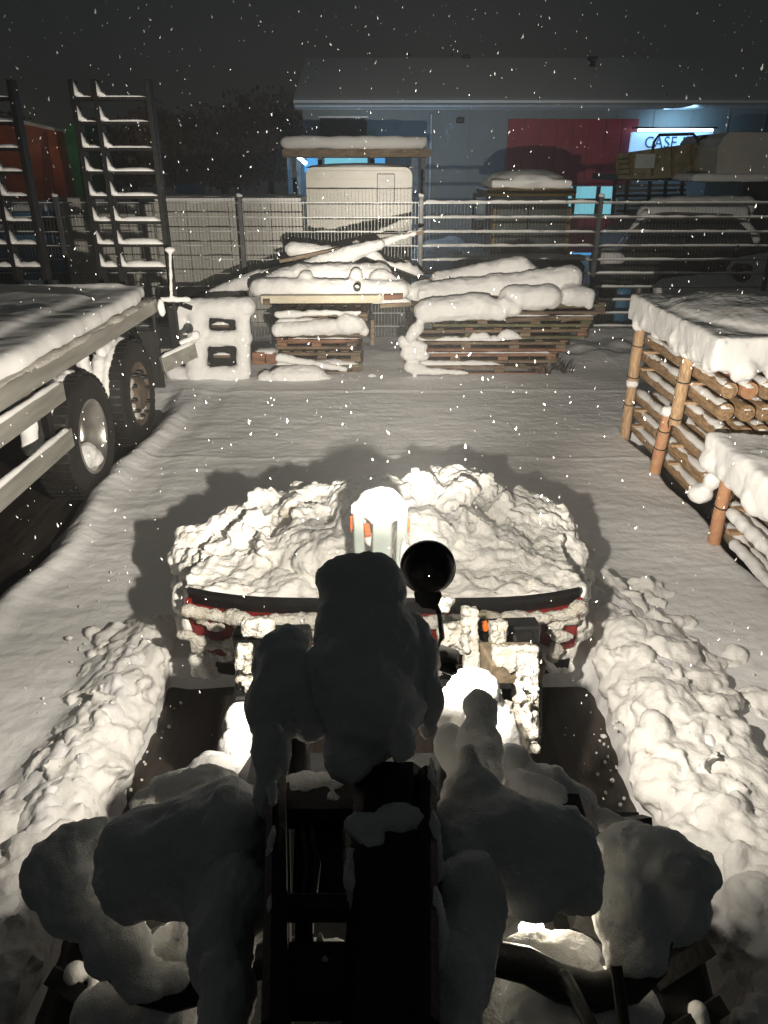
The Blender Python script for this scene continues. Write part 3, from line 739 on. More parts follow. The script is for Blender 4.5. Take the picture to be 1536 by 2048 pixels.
blob('snow_cap', [ico((TX+.20, 8.10, 1.72), (.06, .05, .035)), cap((TX+.16, 8.09, 1.25), (TX+.20, 8.09, 1.70), .018), cap((TX+.05, 8.1, 1.22), (TX+.34, 8.1, 1.22), .03), ico((TX+.08, 7.95, 1.16), (.04, .04, .10)), ico((TX+.32, 8.3, .80), (.06, .06, .06)), cap((TX+.18, 8.2, .74), (TX+.3, 8.3, .78), .03)], .014, M['snow'], tr, 3, (('n', .08, .012),))
# coil of hose and pipes under the deck rear
MB().tube([(TX-.3, 7.95, 1.05), (TX-.22, 8.0, .8), (TX-.3, 8.02, .55)], .04, 8).tube([(TX-.55, 7.9, 1.0), (TX-.5, 8.0, .75), (TX-.6, 8.0, .5)], .05, 8).build('air_hose', M['black'], tr)
# upright ladder ramps
zr = [atY(200, y_, 8.32).z for y_ in (531, 486, 440, 390, 341, 294, 242, 193)]
zt = atY(200, 160, 8.32).z
for (xa, xm, xb) in ((-3.04, -2.82, -2.30), (-4.42, -3.95, -3.64)):
    rp_ = bpy.data.objects.new('ramp', None); COL.objects.link(rp_); rp_.parent = tr; rp_.location = Vector((xa, 8.32, 1.2)) - tr.location
    inv = Matrix.Translation(-Vector((xa, 8.32, 1.2)))
    def W(o):
        o.parent = rp_; o.matrix_parent_inverse = inv; return o
    for x in (xa, xm, xb):
        W(MB().box((x, 8.32, (1.16+zt)/2), (.055, .12, zt-1.16), bev=.005).build('stile', M['black']))
        W(MB().box((x, 8.31, 1.16), (.09, .16, .12), bev=.01).build('hinge', M['black']))
    for j, z in enumerate(zr):
        W(MB().box(((xa+xb)/2, 8.32, z-.02), (xb-xa-.05, .10, .035), bev=.004).build('rung', M['black']))
        g = MB()
        for (a, b) in ((xa, xm), (xm, xb)):
            hh = .012 + .005*(8-j)
            strip_to(g, (a+.03, 8.30, z-.002), (b-.03, 8.30, z-.002), .11, hh, lump=.3)
            # little fillet of snow against the left stile of each bay
            g.add([(a+.027, 8.24, z), (a+.11, 8.24, z), (a+.05, 8.25, z+.04), (a+.027, 8.25, z+.13), (a+.027, 8.36, z), (a+.11, 8.36, z), (a+.05, 8.35, z+.04), (a+.027, 8.35, z+.13)],
                  [(0,1,2,3), (7,6,5,4), (0,4,5,1), (1,5,6,2), (2,6,7,3), (3,7,4,0)], True)
        W(g.build('snow_cap', M['snow']))

# ================================================================== THINGS BEHIND THE FENCE
# pale trailer/van tail
vx0, vx1, vy = atY(613, 400, 15).x, atY(824, 400, 15).x, 15.0
van = empty('box_van', ((vx0+vx1)/2, vy+2, 0), 'white rounded van tail with a small window, catching the lamp behind the fence', 'van')
def rrect(x0, x1, z0, z1, r, n=6):
    pts = []
    for (cx, cz, a0) in ((x1-r, z1-r, 0), (x0+r, z1-r, 90), (x0+.05, z0+.05, 180), (x1-.05, z0+.05, 270)):
        rr = r if cz > 1 else .05
        for k in range(n+1):
            a = R(a0 + 90*k/n); pts.append((cx+math.cos(a)*rr, cz+math.sin(a)*rr))
    return pts
MB().prism(rrect(vx0, vx1, .35, 2.50, .15), 'y', vy+.06, vy+4.2).build('body', M['white'], van)
MB().prism(rrect(vx0+.05, vx1-.05, .40, 2.44, .12), 'y', vy, vy+.06).build('rear_frame', M['white'], van)
MB().prism(rrect(vx0+.14, vx1-.26, .55, 2.30, .10), 'y', vy-.03, vy-.001).build('rear_door', M['white'], van)
w0, w1 = atY(754, 380, 14.95), atY(790, 380, 14.95)
MB().box(((w0.x+w1.x)/2, 14.955, atY(770, 377, 14.95).z), (w1.x-w0.x, .03, .50), bev=.012).build('window', mat('smoked_panel', (.26, .25, .22), .3), van)
for xx in (vx0+.35, vx1-.35):
    MB().lathe([(.001, .1), (.3, .1), (.33, .05), (.33, -.1), (.001, -.1)], 24, Matrix.Translation((xx, vy+.9, .28))).build('wheel', M['rubber'], van)
MB().box(((vx0+vx1)/2, vy-.02, .42), (1.8, .10, .12), bev=.02).build('bumper', M['dkmetal'], van)
strip('snow_cover', ((vx0+vx1)/2, vy+.1, 2.49), ((vx0+vx1)/2, vy+4.1, 2.49), 1.7, .07, parent=van)
# canopy
cx0, cx1 = atY(566, 320, 17).x, atY(862, 320, 17).x; cz = atY(700, 309, 17).z
can = empty('shelter', ((cx0+cx1)/2, 17.6, 0), 'small open shelter with a thick snow-capped flat roof behind the white van', 'shelter')
MB().box(((cx0+cx1)/2, 17.7, cz), (cx1-cx0-.1, 1.5, .10), bev=.01).box(((cx0+cx1)/2, 16.96, cz+.03), (cx1-cx0, .04, .14)).build('roof', M['grey_wood'], can)
blob('snow_cover', [bx(((cx0+cx1)/2, 17.7, cz+.24), (cx1-cx0-.15, 1.45, .20)), cap((cx0+.08, 17.05, cz+.22), (cx1-.2, 17.05, cz+.22), .13)], .04, M['snow'], can, 6, (('n', .5, .04),))
for xx in (atY(640, 330, 17.1).x, atY(745, 330, 17.1).x, cx0+.08, cx1-.1):
    MB().box((xx, 17.15 if xx > cx0+.2 and xx < cx1-.2 else 18.3, cz/2), (.09, .09, cz-.06)).build('post', M['dkmetal'], can)
# building
BY = 24.0
be = atY(700, 213, BY).z; bl_ = atY(608, 300, BY).x; br = 26.0
rz_ = atY(700, 127, 28).z
bd = empty('workshop_building', (10, 27, 0), 'long blue-grey workshop with snowy pitched roof and red wall panels behind the fence', 'building')
MB().box(((bl_+br)/2, BY+4, be/2), (br-bl_, 8, be)).build('wall', M['wall'], bd)
ov = atY(590, 213, BY-.4).x
MB().prism([(BY-.45, be+.02), (BY+4, rz_), (BY+8, be+.02), (BY+8, be-.10), (BY+4, rz_-.14), (BY-.45, be-.10)], 'x', ov, br+.3).build('roof', M['fascia'], bd)
MB().prism([(BY-.46, be+.03), (BY-.48, be+.12), (BY-.3, be+.20), (BY+4, rz_+.16), (BY+8, be+.1), (BY+4, rz_+.01)], 'x', ov-.03, br+.3).build('roof_snow', M['roof'], bd)
MB().tube([(ov, BY-.52, be-.02), (br, BY-.52, be-.02)], .07, 8).build('gutter', M['fascia'], bd)
for k in range(26): MB().box((bl_+.55+1.06*k, BY-.012, be/2), (.035, .022, be-.1)).build('cladding_seam', M['wall'], bd)
# lower left annexe
ax0 = atY(572, 300, 23).x
MB().box(((ax0+bl_+1.5)/2, BY+.2, 1.6), (bl_+1.5-ax0, 2.2, 3.2)).build('annexe', M['wall'], bd)
def wallbox(name, mt, px0, py0, px1, py1, Yw, par=bd, dep=.05, bev=0):
    a, b = atY(px0, py0, Yw), atY(px1, py1, Yw)
    return MB().box(((a.x+b.x)/2, Yw+dep/2, (a.z+b.z)/2), (abs(b.x-a.x), dep, abs(a.z-b.z)), bev=bev).build(name, mt, par)
def wallpanels(name, mt, px0, py0, px1, py1, Yw, n, par=bd):
    a, b = atY(px0, py0, Yw), atY(px1, py1, Yw); wd = (b.x-a.x)/n
    for k in range(n): MB().box((a.x+wd*(k+.5), Yw+.03, (a.z+b.z)/2), (wd-.015, .05, abs(a.z-b.z)), bev=.006).build(name, mt, par)
wallpanels('red_panel', M['redwall'], 1017, 238, 1262, 372, BY-.08, 8)
wallpanels('red_panel', M['redwall'], 1134, 432, 1262, 505, BY-.08, 4)
wallpanels('red_panel', M['redwall'], 1424, 366, 1620, 540, BY-.08, 6)
wn = wallbox('window', M['darkwin'], 640, 236, 733, 275, BY-.06)
wallbox('window_frame', M['fascia'], 636, 232, 737, 236, BY-.08)
# lit window band with glazing bars
wz = wallbox('lit_window', M['cyanwin'], 1135, 373, 1222, 428, BY-.10)
for xx in (1147, 1195): wallbox('glazing_bar', M['darkbody'], xx-1, 373, xx+1, 428, BY-.14, wz)
wallbox('glazing_bar', M['darkbody'], 1135, 397, 1222, 402, BY-.15, wz)
wallbox('lit_window', M['bluewin'], 1140, 506, 1192, 520, BY-.12)
# rear lit windows behind the shelter
for (a, b, mt) in ((608, 638, 'bluewin'), (649, 735, 'cyanwin'), (745, 770, 'bluewin')):
    wallbox('lit_window', M[mt], a, 312, b, 345, BY-1.0)
# wall downpipe, vent, dark door
a = atY(861, 310, BY-.15); MB().tube([(a.x, BY-.15, be-.2), (a.x, BY-.15, .1)], .05, 8).build('downpipe', M['fascia'], bd)
wallbox('vent', M['black'], 914, 235, 928, 246, BY-.25, dep=.25, bev=.02)
wallbox('door', M['darkwin'], 946, 386, 976, 470, BY-.06)
wallbox('notice', M['palegreen'], 953, 395, 972, 440, BY-.12)
a = atY(1182, 150, 27); MB().box((a.x, 27.0, a.z+.05), (.16, .16, .8)).box((a.x, 27.0, a.z+.45), (.26, .26, .08)).build('chimney', M['black'], bd)
a = atY(915, 135, 31); MB().box((a.x, 28.0, rz_+.12), (.25, .25, .25)).build('chimney', M['black'], bd)
# lit fascia sign
sg = empty('lit_sign', atY(1335, 282, 23.6), 'cold white lit fascia sign with blue letters above the slatted truck', 'sign')
a, b = atY(1264, 264, 23.6), atY(1420, 308, 23.6)
MB().box(((a.x+b.x)/2, 23.66, (a.z+b.z)/2), (b.x-a.x, .10, a.z-b.z), bev=.02).build('sign_face', M['signface'], sg)
MB().box(((a.x+b.x)/2, 23.42, a.z+.04), (b.x-a.x-.2, .07, .06), bev=.01).build('light_tube', M['coldtube'], sg)
MB().box(((a.x+b.x)/2, 23.50, a.z+.10), (b.x-a.x, .30, .04)).build('lamp_hood', M['dkmetal'], sg)
tx = bpy.data.curves.new('lettering', 'FONT'); tx.body = 'CASE IH'; tx.size = .42; tx.extrude = .01; tx.align_x = 'LEFT'; tx.space_character = 1.08
to = bpy.data.objects.new('lettering', tx); COL.objects.link(to); tx.materials.append(M['signtext'])
tp = atY(1288, 294, 23.58); to.rotation_euler = (R(90), 0, 0); to.location = Vector((tp.x, 23.59, tp.z-.02)) - sg.location; to.parent = sg; to.scale = (.90, 1, 1)
bpy.context.view_layer.update(); tm = bpy.data.meshes.new_from_object(to.evaluated_get(bpy.context.evaluated_depsgraph_get())); tl = bpy.data.objects.new('lettering', tm); COL.objects.link(tl); tl.parent = sg; tl.location = to.location; tl.rotation_euler = to.rotation_euler; tl.scale = to.scale; bpy.data.objects.remove(to)
# wall lamp (lit, far left)
lp = empty('wall_lamp', atY(604, 320, 21.5), 'small bright cold lamp at the left corner of the shelter', 'lamp')
c = atY(604, 320, 21.5)
MB().box(c, (.30, .05, .09), Matrix.Rotation(R(40), 3, 'Y'), bev=.01).build('lamp_head', M['coldtube'], lp)
MB().box(c+Vector((.05, .12, .05)), (.12, .16, .10), bev=.01).build('bracket', M['dkmetal'], lp)
def light(name, kind, loc, energy, col, size=.2, tgt=None, par=None, spot=None, blend=1):
    L = bpy.data.lights.new(name, kind); L.energy = energy; L.color = col
    if kind == 'AREA': L.size = size
    else: L.shadow_soft_size = size
    if kind == 'SPOT': L.spot_size = spot; L.spot_blend = blend
    o = bpy.data.objects.new(name, L); COL.objects.link(o); o.location = loc
    if tgt is not None: o.rotation_euler = (Vector(tgt)-Vector(loc)).to_track_quat('-Z', 'Y').to_euler()
    if par is not None: place(o, par)
    return o
light('wall_lamp_light', 'POINT', c+Vector((0, -.25, -.1)), 45, (.35, .65, 1), .08, par=lp)
light('sign_light', 'AREA', ((a.x+b.x)/2, 23.2, a.z+.35), 20, (.45, .75, 1), .9, ((a.x+b.x)/2+.2, 23.9, a.z-.4), sg)
light('wall_fill_light', 'POINT', (1.6, 21.0, 3.3), 34, (.42, .68, 1), .2, par=bd)  # added blue fill to lift the workshop wall; no fixture stands here

# loader/digger cab seen over the right stack
cb = empty('digger_cab', atY(1060, 520, 14), 'parked digger cab with dark windows and a snow cushion on its yellow roof', 'digger')
x0, x1 = atY(975, 450, 14).x, atY(1138, 450, 14).x; zb = atY(1050, 520, 14).z; ztp = atY(1050, 388, 14).z
MB().prism([(14.0, zb), (13.95, ztp-.25), (14.15, ztp), (15.4, ztp), (15.5, zb)], 'x', x0+.12, x1-.04).build('glass', mat('misted_glass', (.05, .068, .068), .35, 0, .35, 3), cb)
for (xx, ww) in ((x0+.10, .07), (x1-.03, .07), ((x0+x1)/2-.02, .03)):
    MB().bar((xx, 13.93, zb), (xx, 13.93, ztp-.2), ww, .07, .01).build('pillar', M['black'] if ww < .05 else M['yellow'], cb)
MB().box(((x0+x1)/2, 14.7, ztp+.03), (x1-x0+.12, 1.6, .12), bev=.04).build('roof', M['yellow'], cb)
MB().box(((x0+x1)/2, 13.95, zb-.35), (x1-x0+.6, .5, .7), bev=.08).box(((x0+x1)/2-.1, 14.6, .6), (2.1, 2.2, .8), bev=.1).build('body', M['greybody'], cb)
for xx in (x0-.1, x1+.1):
    MB().lathe([(.001, .16), (.30, .16), (.42, .12), (.45, .0), (.42, -.12), (.001, -.16)], 24, Matrix.Translation((xx, 14.6, .40))).build('wheel', M['rubber'], cb)
blob('snow_cover', [bx(((x0+x1)/2, 14.7, ztp+.16), (x1-x0-.05, 1.6, .14)), ico(((x0+x1)/2, 14.6, ztp+.20), ((x1-x0)*.5, .8, .20)), bx(((x0+x1)/2-.1, 13.85, zb+.06), (2.2, .4, .10))], .03, M['snow'], cb, 6, (('n', .4, .03),))
# slatted-side truck
tk = empty('slatted_truck', atY(1330, 480, 17.5), 'old truck with tan slatted side boards and bent hoops below the lit sign', 'truck')
g = MB()
A, B_, C_, D_ = (1232, 352), (1232, 312), (1428, 282), (1428, 352)
for k in range(5):
    f = k/4; l0 = atY(1236, 352-40*f+2, 17.5); r0 = atY(1425, 350-58*f-4, 17.5)
    MB().bar(l0, r0, .04, .13, .006).build('slat', M['tan'], tk)
for xx in (1234, 1262, 1305, 1345, 1385, 1425):
    f = (xx-1232)/196; a = atY(xx, 352, 17.44); b = atY(xx, 312-30*f, 17.44)
    MB().bar(a, b, .06, .05, .005, up=Vector((0, 1, 0))).build('upright', M['yellow'], tk)
for (xa, xb, yt) in ((1308, 1395, 270), (1395, 1425, 275)):
    pts = [atY(xa-3, 300, 17.5), atY(xa, 284, 17.5), atY(xa+10, yt, 17.5), atY(xb-8, yt-2, 17.5), atY(xb, yt+10, 17.5), atY(xb+2, 290, 17.5)]
    MB().tube(pts, .03, 8).build('hoop', M['black'], tk)
for k in range(6): MB().bar(atY(1232, 372+10*k, 17.5), atY(1372, 370+10*k, 17.5), .05, .055, .004).build('lower_slat', M['greybody'], tk)
for xx in (1230, 1255, 1300, 1332, 1365): MB().bar(atY(xx, 362, 17.46), atY(xx-6, 440, 17.46), .07, .05, .004, up=Vector((0, 1, 0))).build('upright', M['black'], tk)
a = atY(1290, 322, 17.4); MB().box(a, (.42, .02, .28), bev=.005).build('number_board', M['palegreen'], tk)
a0 = atY(1232, 352, 17.6); a1 = atY(1430, 352, 17.6)
MB().box(((a0.x+a1.x)/2, 18.6, a0.z-.02), (a1.x-a0.x, 2.0, .14)).build('bed', M['darkbody'], tk)
for xx in (a0.x+.4, a1.x-.4): MB().lathe([(.001, .15), (.45, .15), (.5, .1), (.5, -.1), (.001, -.15)], 24, Matrix.Translation((xx, 18.2, .45)) @ Matrix.Rotation(R(90), 4, 'Z')).build('wheel', M['rubber'], tk)
# snow covered box right edge
bxn = empty('tarped_load', atY(1500, 350, 16.5), 'big snow-topped tarpaulin load at the right edge behind the fence', 'load')
a0 = atY(1432, 350, 16.5); a1 = atY(1640, 270, 16.5)
MB().prism([(a0.x, a0.z), (a0.x-.05, a0.z+.5), (a0.x+.02, a1.z-.05), (a0.x+.12, a1.z+.05), (a1.x+.6, a1.z+.03), (a1.x+.6, a0.z)], 'y', 16.5, 18.8).build('cover', M['tarp'], bxn)
blob('snow_cover', [bx(((a0.x+a1.x)/2+.1, 17.6, a0.z-.05), (a1.x-a0.x+1.2, 2.4, .16))], .04, M['snow'], bxn, 6, (('n', .4, .03),))
MB().box((a1.x-.4, 17.8, a0.z/2), (1.6, 2, a0.z-.1)).build('support', M['darkbody'], bxn)
# snow-covered pickup/tractor behind the right fence panels
pk = empty('snowed_pickup', atY(1380, 560, 13.6), 'dark car with a snowed roof and bonnet directly behind the right fence panels', 'car')
def W2(px, py, Y_): return atY(px, py, Y_)
pts = [(1240,500), (1262,470), (1300,436), (1345,428), (1460,432), (1500,470), (1512,520), (1512,600), (1225,600), (1222,540)]
poly = [(atY(a, b, 13.8).x, atY(a, b, 13.8).z) for a, b in pts]
MB().prism(poly, 'y', 13.8, 15.4).build('body', M['darkbody'], pk)
gl = [(1262,484), (1300,444), (1340,440), (1372,440), (1372,486)]
MB().prism([(atY(a, b, 13.77).x, atY(a, b, 13.77).z) for a, b in gl], 'y', 13.76, 13.79).build('window', M['darkwin'], pk)
gl = [(1380,440), (1450,440), (1484,486), (1380,486)]
MB().prism([(atY(a, b, 13.77).x, atY(a, b, 13.77).z) for a, b in gl], 'y', 13.76, 13.79).build('window', M['darkwin'], pk)
blob('snow_cover', [cap(atY(1290,428,14.5), atY(1480,426,14.5), .16), cap(atY(1310,416,14.9), atY(1490,414,14.9), .2), cap(atY(1290,430,14.1), atY(1225,520,14.1), .10), cap(atY(1484,440,14.2), atY(1512,480,14.2), .08), ico(atY(1222,515,14.0), (.3, .3, .18))], .03, M['snow'], pk, 6, (('n', .3, .03),))
for xx in (1262, 1462):
    a = atY(xx, 600, 13.75); MB().lathe([(.001, .1), (.30, .1), (.33, .05), (.33, -.1), (.001, -.1)], 24, Matrix.Translation((a.x, 13.78, .3)) @ Matrix.Rotation(R(90), 4, 'Z')).build('wheel', M['rubber'], pk)
MB().box(atY(1373, 490, 13.72), (.04, .1, .3), bev=.01).build('mirror', M['black'], pk)
heap('snow_mound', 'dark rounded snow mound behind the fence above the tall log bundle', 'snow', [(1330,580,1500,575,13.0,24,34), (1480,540,1600,530,13.2,26,34), (1500,590,1620,590,12.9,30,30)], .04)
pt = empty('plant_pot', atY(1490, 545, 12.9), 'dark round drum half buried in snow at the right behind the fence', 'drum')
a = atY(1482, 548, 12.9); MB().lathe([(.001, .16), (.12, .16), (.17, .1), (.14, -.2), (.001, -.2)], 20, Matrix.Translation(a) @ Matrix.Rotation(R(-90), 4, 'Y')).build('drum_body', M['black'], pt)
# barrels etc. behind right panels
for i, (xx, yy) in enumerate(((1240, 612), (1275, 605), (1215, 600))):
    a = atY(xx, yy, 12.9); o = MB().lathe([(.001, .3), (.15, .3), (.16, .25), (.16, -.45), (.001, -.45)], 18, Matrix.Translation(a) @ Matrix.Rotation(R(-90), 4, 'Y')).build('barrel', M['bluebody'] if i == 0 else M['darkbody'])
    tag(o, ['blue barrel behind the fence left of the snow slab', 'dark barrel right of the blue barrel behind the fence', 'dark barrel nearest the fence post, left of the blue one'][i], 'barrel', 'barrels behind the fence')
# white sheet behind left panels
sh = empty('pale_container', atY(470, 590, 12.9), 'pale corrugated container side standing behind the left fence panels', 'container')
a0, a1 = atY(330, 595, 12.9), atY(604, 408, 12.9); n = 14; w_ = (a1.x-a0.x)/n
for k in range(n): MB().box((a0.x+w_*(k+.5), 12.9+(.02 if k % 2 else 0), 1.02), (w_-.004, .04, 1.95), bev=.006).build('panel', M['tarp'], sh)
MB().box(((a0.x+a1.x)/2, 13.5, 1.0), (a1.x-a0.x-.1, 1.0, 1.9)).build('body', M['tarp'], sh)
blob('snow_cover', [bx(((a0.x+a1.x)/2, 13.4, 2.03), (a1.x-a0.x, 1.1, .09))], .03, M['snow'], sh, 5, (('n', .3, .02),))
sh2 = empty('pale_cabinet', atY(170, 540, 12.9), 'pale upright cabinet behind the fence seen through the tall ramp', 'cabinet')
a0, a1 = atY(130, 530, 12.9), atY(188, 412, 12.9)
MB().box(((a0.x+a1.x)/2, 13.2, 1.2), (a1.x-a0.x, .5, 1.7), bev=.02).build('body', M['tarp'], sh2)
MB().box(((a0.x+a1.x)/2+.1, 12.93, 1.2), (a1.x-a0.x-.3, .03, 1.5), bev=.01).build('door', M['tarp'], sh2)
sh3 = empty('grey_container', atY(270, 500, 13.1), 'dull grey container behind the fence seen between the ramp rungs', 'container')
a0, a1 = atY(192, 530, 13.1), atY(330, 412, 13.1)
n = 6; w_ = (a1.x-a0.x)/n
for k in range(n): MB().box((a0.x+w_*(k+.5), 13.1+(.02 if k % 2 else 0), 1.1), (w_-.01, .04, 1.7), bev=.006).build('panel', M['tarp'], sh3)
MB().box(((a0.x+a1.x)/2, 13.6, 1.1), (a1.x-a0.x-.1, .9, 1.7)).build('body', M['greybody'], sh3)
# blue car far left
bc_ = empty('blue_car', atY(80, 540, 15.5), 'blue car under snow at the far left behind the fence', 'car')
poly = [(atY(a, b, 15.5).x, atY(a, b, 15.5).z) for a, b in ((-60,560), (-60,480), (-10,470), (30,425), (120,425), (150,470), (185,490), (190,560))]
MB().prism(poly, 'y', 15.5, 17.1).build('body', M['bluebody'], bc_)
MB().prism([(atY(a, b, 15.47).x, atY(a, b, 15.47).z) for a, b in ((5,470), (36,432), (112,432), (140,470))], 'y', 15.46, 15.49).build('window', M['darkwin'], bc_)
for xx in (0, 150):
    a = atY(xx, 560, 15.46); MB().lathe([(.001, .1), (.30, .1), (.33, .05), (.33, -.1), (.001, -.1)], 24, Matrix.Translation((a.x, 15.5, .3)) @ Matrix.Rotation(R(90), 4, 'Z')).build('wheel', M['rubber'], bc_)
blob('snow_cover', [cap(atY(35,425,16.2), atY(120,424,16.2), .16), cap(atY(150,484,16), atY(180,490,16), .12)], .03, M['snow'], bc_, 5, (('n', .3, .03),))
# snow-covered blue-lit car behind post 843
bb = blob('snowed_car', [ico(atY(885,500,20.5), (.75, .9, .28)), ico(atY(905,492,20.6), (.35, .5, .25)), cap(atY(830,515,20.5), atY(930,515,20.5), .22), bx(atY(860,530,20.4), (2.2, 1.0, .35))], .04, M['snow'], None, 5, (('n', .3, .05),))
tag(bb, 'car shaped hump of snow glowing blue by the workshop wall', 'car')
# orange and green halls far left
oh = empty('orange_hall', (-17, 42, 0), 'orange gabled hall with darker stripe far left beyond the fence', 'building')
poly = [(atY(a, b, 40).x, atY(a, b, 40).z) for a, b in ((-60,400), (-60,235), (45,248), (110,262), (138,400))]
MB().prism(poly, 'y', 40, 48).build('wall', M['orangewall'], oh)
poly = [(atY(a, b, 39.9).x, atY(a, b, 39.9).z) for a, b in ((88,400), (82,270), (92,262), (112,400))]
MB().prism(poly, 'y', 39.85, 39.95).build('door', mat('dark_red_sheeting', (.20, .02, .01), .7), oh)
poly = [(atY(a, b, 39.8).x, atY(a, b, 39.8).z) for a, b in ((-60,236), (-60,228), (45,240), (112,256), (112,262), (45,248))]
MB().prism(poly, 'y', 39.6, 48).build('roof', M['roof'], oh)
gh = empty('green_hall', (-15, 41.5, 0), 'narrow green lit gable end beside the orange hall', 'building')
poly = [(atY(a, b, 41).x, atY(a, b, 41).z) for a, b in ((124,400), (118,262), (150,245), (168,400))]
MB().prism(poly, 'y', 41, 46).build('wall', M['greenwall'], gh)
light('hall_light', 'POINT', (-15.2, 36.0, 3.5), 45, (1, .7, .5), .2, par=oh)
blb = MB().box(atY(382, 395, 30), (.9, .8, .9), bev=.05).build('skip_bin', M['bluebody']); tag(blb, 'small blue bin peeping over the fence in the dark', 'bin')
# trees
def tree(px, py_top, Y_, wpx, label):
    base = atz(px, 400, 0) if False else Vector((atY(px, 300, Y_).x, Y_, 0)); top = atY(px, py_top, Y_).z; hw = wpx/2/F*Y_/1.1
    t = empty('tree', base, label, 'tree', 'trees beyond the yard')
    rs = np.random.RandomState(int(px)); g = MB()
    g.tube([base, base+Vector((.1, 0, top*.35)), base+Vector((-.05, .1, top*.65))], [.22, .17, .08], 8)
    tips = []
    for k in range(16):
        a = rs.uniform(0, 6.28); s_ = base + Vector((0, 0, top*rs.uniform(.25, .6))); e = s_ + Vector((math.cos(a)*hw*rs.uniform(.5, .95), math.sin(a)*hw*rs.uniform(.4, .9), top*rs.uniform(.12, .36)))
        g.tube([s_, (s_+e)/2+Vector((0, 0, .1)), e], [.07, .045, .02], 5); tips.append(e)
    g.build('trunk', M['bark'], t)
    g = MB()
    for k in range(4200):
        c = tips[rs.randint(len(tips))] + Vector(rs.normal(0, 1, 3))*hw*.24
        if k % 3 == 0: c = base + Vector((rs.normal(0, hw*.38), rs.normal(0, hw*.38), top*rs.uniform(.3, .85)))
        if c.z > top: continue
        m_ = Matrix.Translation(c) @ Euler(rs.uniform(0, 6.28, 3)).to_matrix().to_4x4(); s_ = rs.uniform(.06, .2)
        g.add([m_ @ Vector(v) for v in ((-s_, 0, 0), (0, s_*.5, 0), (s_, 0, .02), (0, -s_*.5, 0))], [(0, 1, 2, 3)])
    g.build('crown', M['leaf'], t)
for a in ((350,190,38,130,'dark bushy tree rising highest between the ramps and the workshop'), (440,205,40,150,'broad dark tree left of the workshop roof'), (535,180,44,150,'dark tree touching the left end of the workshop roof'),
          (85,225,50,120,'dark tree behind the orange hall'), (255,235,46,110,'small dark tree behind the tall ramp')): tree(*a)

# ================================================================== WHEEL LOADER
wl_ = empty('wheel_loader', (0, 1.5, 0), 'snow-plastered wheel loader front with boom, lamp and raised bucket seen from its cab', 'loader')
# bucket: curved shell, black lip, red back
def shell(prof, th, x0, x1):
    out = []; n = len(prof)
    for i, (y, z) in enumerate(prof):
        a = prof[max(i-1, 0)]; b = prof[min(i+1, n-1)]; d = Vector((b[0]-a[0], b[1]-a[1])).normalized(); nn = Vector((d.y, -d.x))
        out.append((y+nn.x*th, z+nn.y*th))
    return MB().prism(list(prof)+out[::-1], 'x', x0, x1)
BX = .955
back = [(3.10, .70), (3.09, .62), (3.10, .52)]
bk = bpy.data.objects.new('bucket', None); COL.objects.link(bk); bk.parent = wl_; bk.location = Vector((0, 3.3, 0)) - wl_.location
binv = Matrix.Translation(-Vector((0, 3.3, 0)))
def WB(o): o.parent = bk; o.matrix_parent_inverse = binv; return o
def curve_x(mb):   # the rear of the bucket bows a little: ends sweep forward
    mb.v = [(v[0], v[1] + .06*max(0, abs(v[0])-.55)**2*3 - .0, v[2] + .012 - .045*max(0, 1-(v[0]/.95)**4)) for v in mb.v]; return mb
def seg_prism(poly, x0, x1, n=16):
    g = MB(); m = len(poly)
    vs = []; 
    for k in range(n+1):
        x = x0+(x1-x0)*k/n; vs += [(x, p[0], p[1]) for p in poly]
    fs = [(k*m+i, k*m+(i+1) % m, (k+1)*m+(i+1) % m, (k+1)*m+i) for k in range(n) for i in range(m)] + [tuple(range(m))[::-1], tuple(range(n*m, n*m+m))]
    return curve_x(g.add(vs, fs))
WB(seg_prism([(3.06, .625), (3.09, .63), (3.12, .53), (3.09, .53)], -BX, BX).build('upper_lip', M['black']))
WB(seg_prism([(3.05, .54), (3.05, .47), (3.09, .30), (3.14, .16), (3.30, .06), (3.32, .08), (3.17, .19), (3.12, .32), (3.13, .54)], -BX, BX).build('back_plate', M['red']))
WB(seg_prism([(3.02, .535), (3.02, .505), (3.049, .505), (3.049, .535)], -BX, BX).build('stiffener', M['red']))
WB(seg_prism([(3.10, .20), (3.10, .13), (3.28, .0), (4.05, -.03), (4.05, -.01), (3.30, .04), (3.16, .16)], -BX, BX).build('floor_plate', M['black']))
for sx in (-1, 1):
    WB(MB().prism([(3.08, .60), (3.12, .30), (3.3, .02), (4.1, -.03), (3.9, .12), (3.5, .34), (3.2, .55)], 'x', sx*BX-.012, sx*BX+.012).build('side_plate', M['red']))
# crusted snow ledges on the bucket back
pr = []; rs = np.random.RandomState(2)
for k in range(46):
    x = -.95 + 1.90*k/45; s_ = .5 if abs(x) < .2 else 1
    yy = 3.03 + .18*max(0, abs(x)-.55)**2; zz = .540 - .045*max(0, 1-(x/.95)**4)
    r = rs.uniform(.026, .048)
    pr.append(ico((x, yy+rs.uniform(-.01, .01), zz+rs.uniform(-.005, .02)), (r*1.2, r, r)))
for k in range(34):
    x = rs.choice([rs.uniform(-.99, -.55), rs.uniform(.5, .99)]) if True else 0
    r = rs.uniform(.015, .034); pr.append(ico((x, 3.05+.18*max(0, abs(x)-.55)**2, rs.uniform(.25, .34)+.05*max(0, abs(x)-.6)), r))
for k in range(60):
    x = rs.choice([-1, 1])*rs.uniform(.25, .98); r = rs.uniform(.02, .04); pr.append(ico((x, 3.05, rs.uniform(.30, .50)), (r*1.6, r*.7, r*.8)))
b_ = blob('snow_crust', pr, .010, M['crust'], None, 2, (('b', .035, .010),), kind='stuff'); WB(b_)

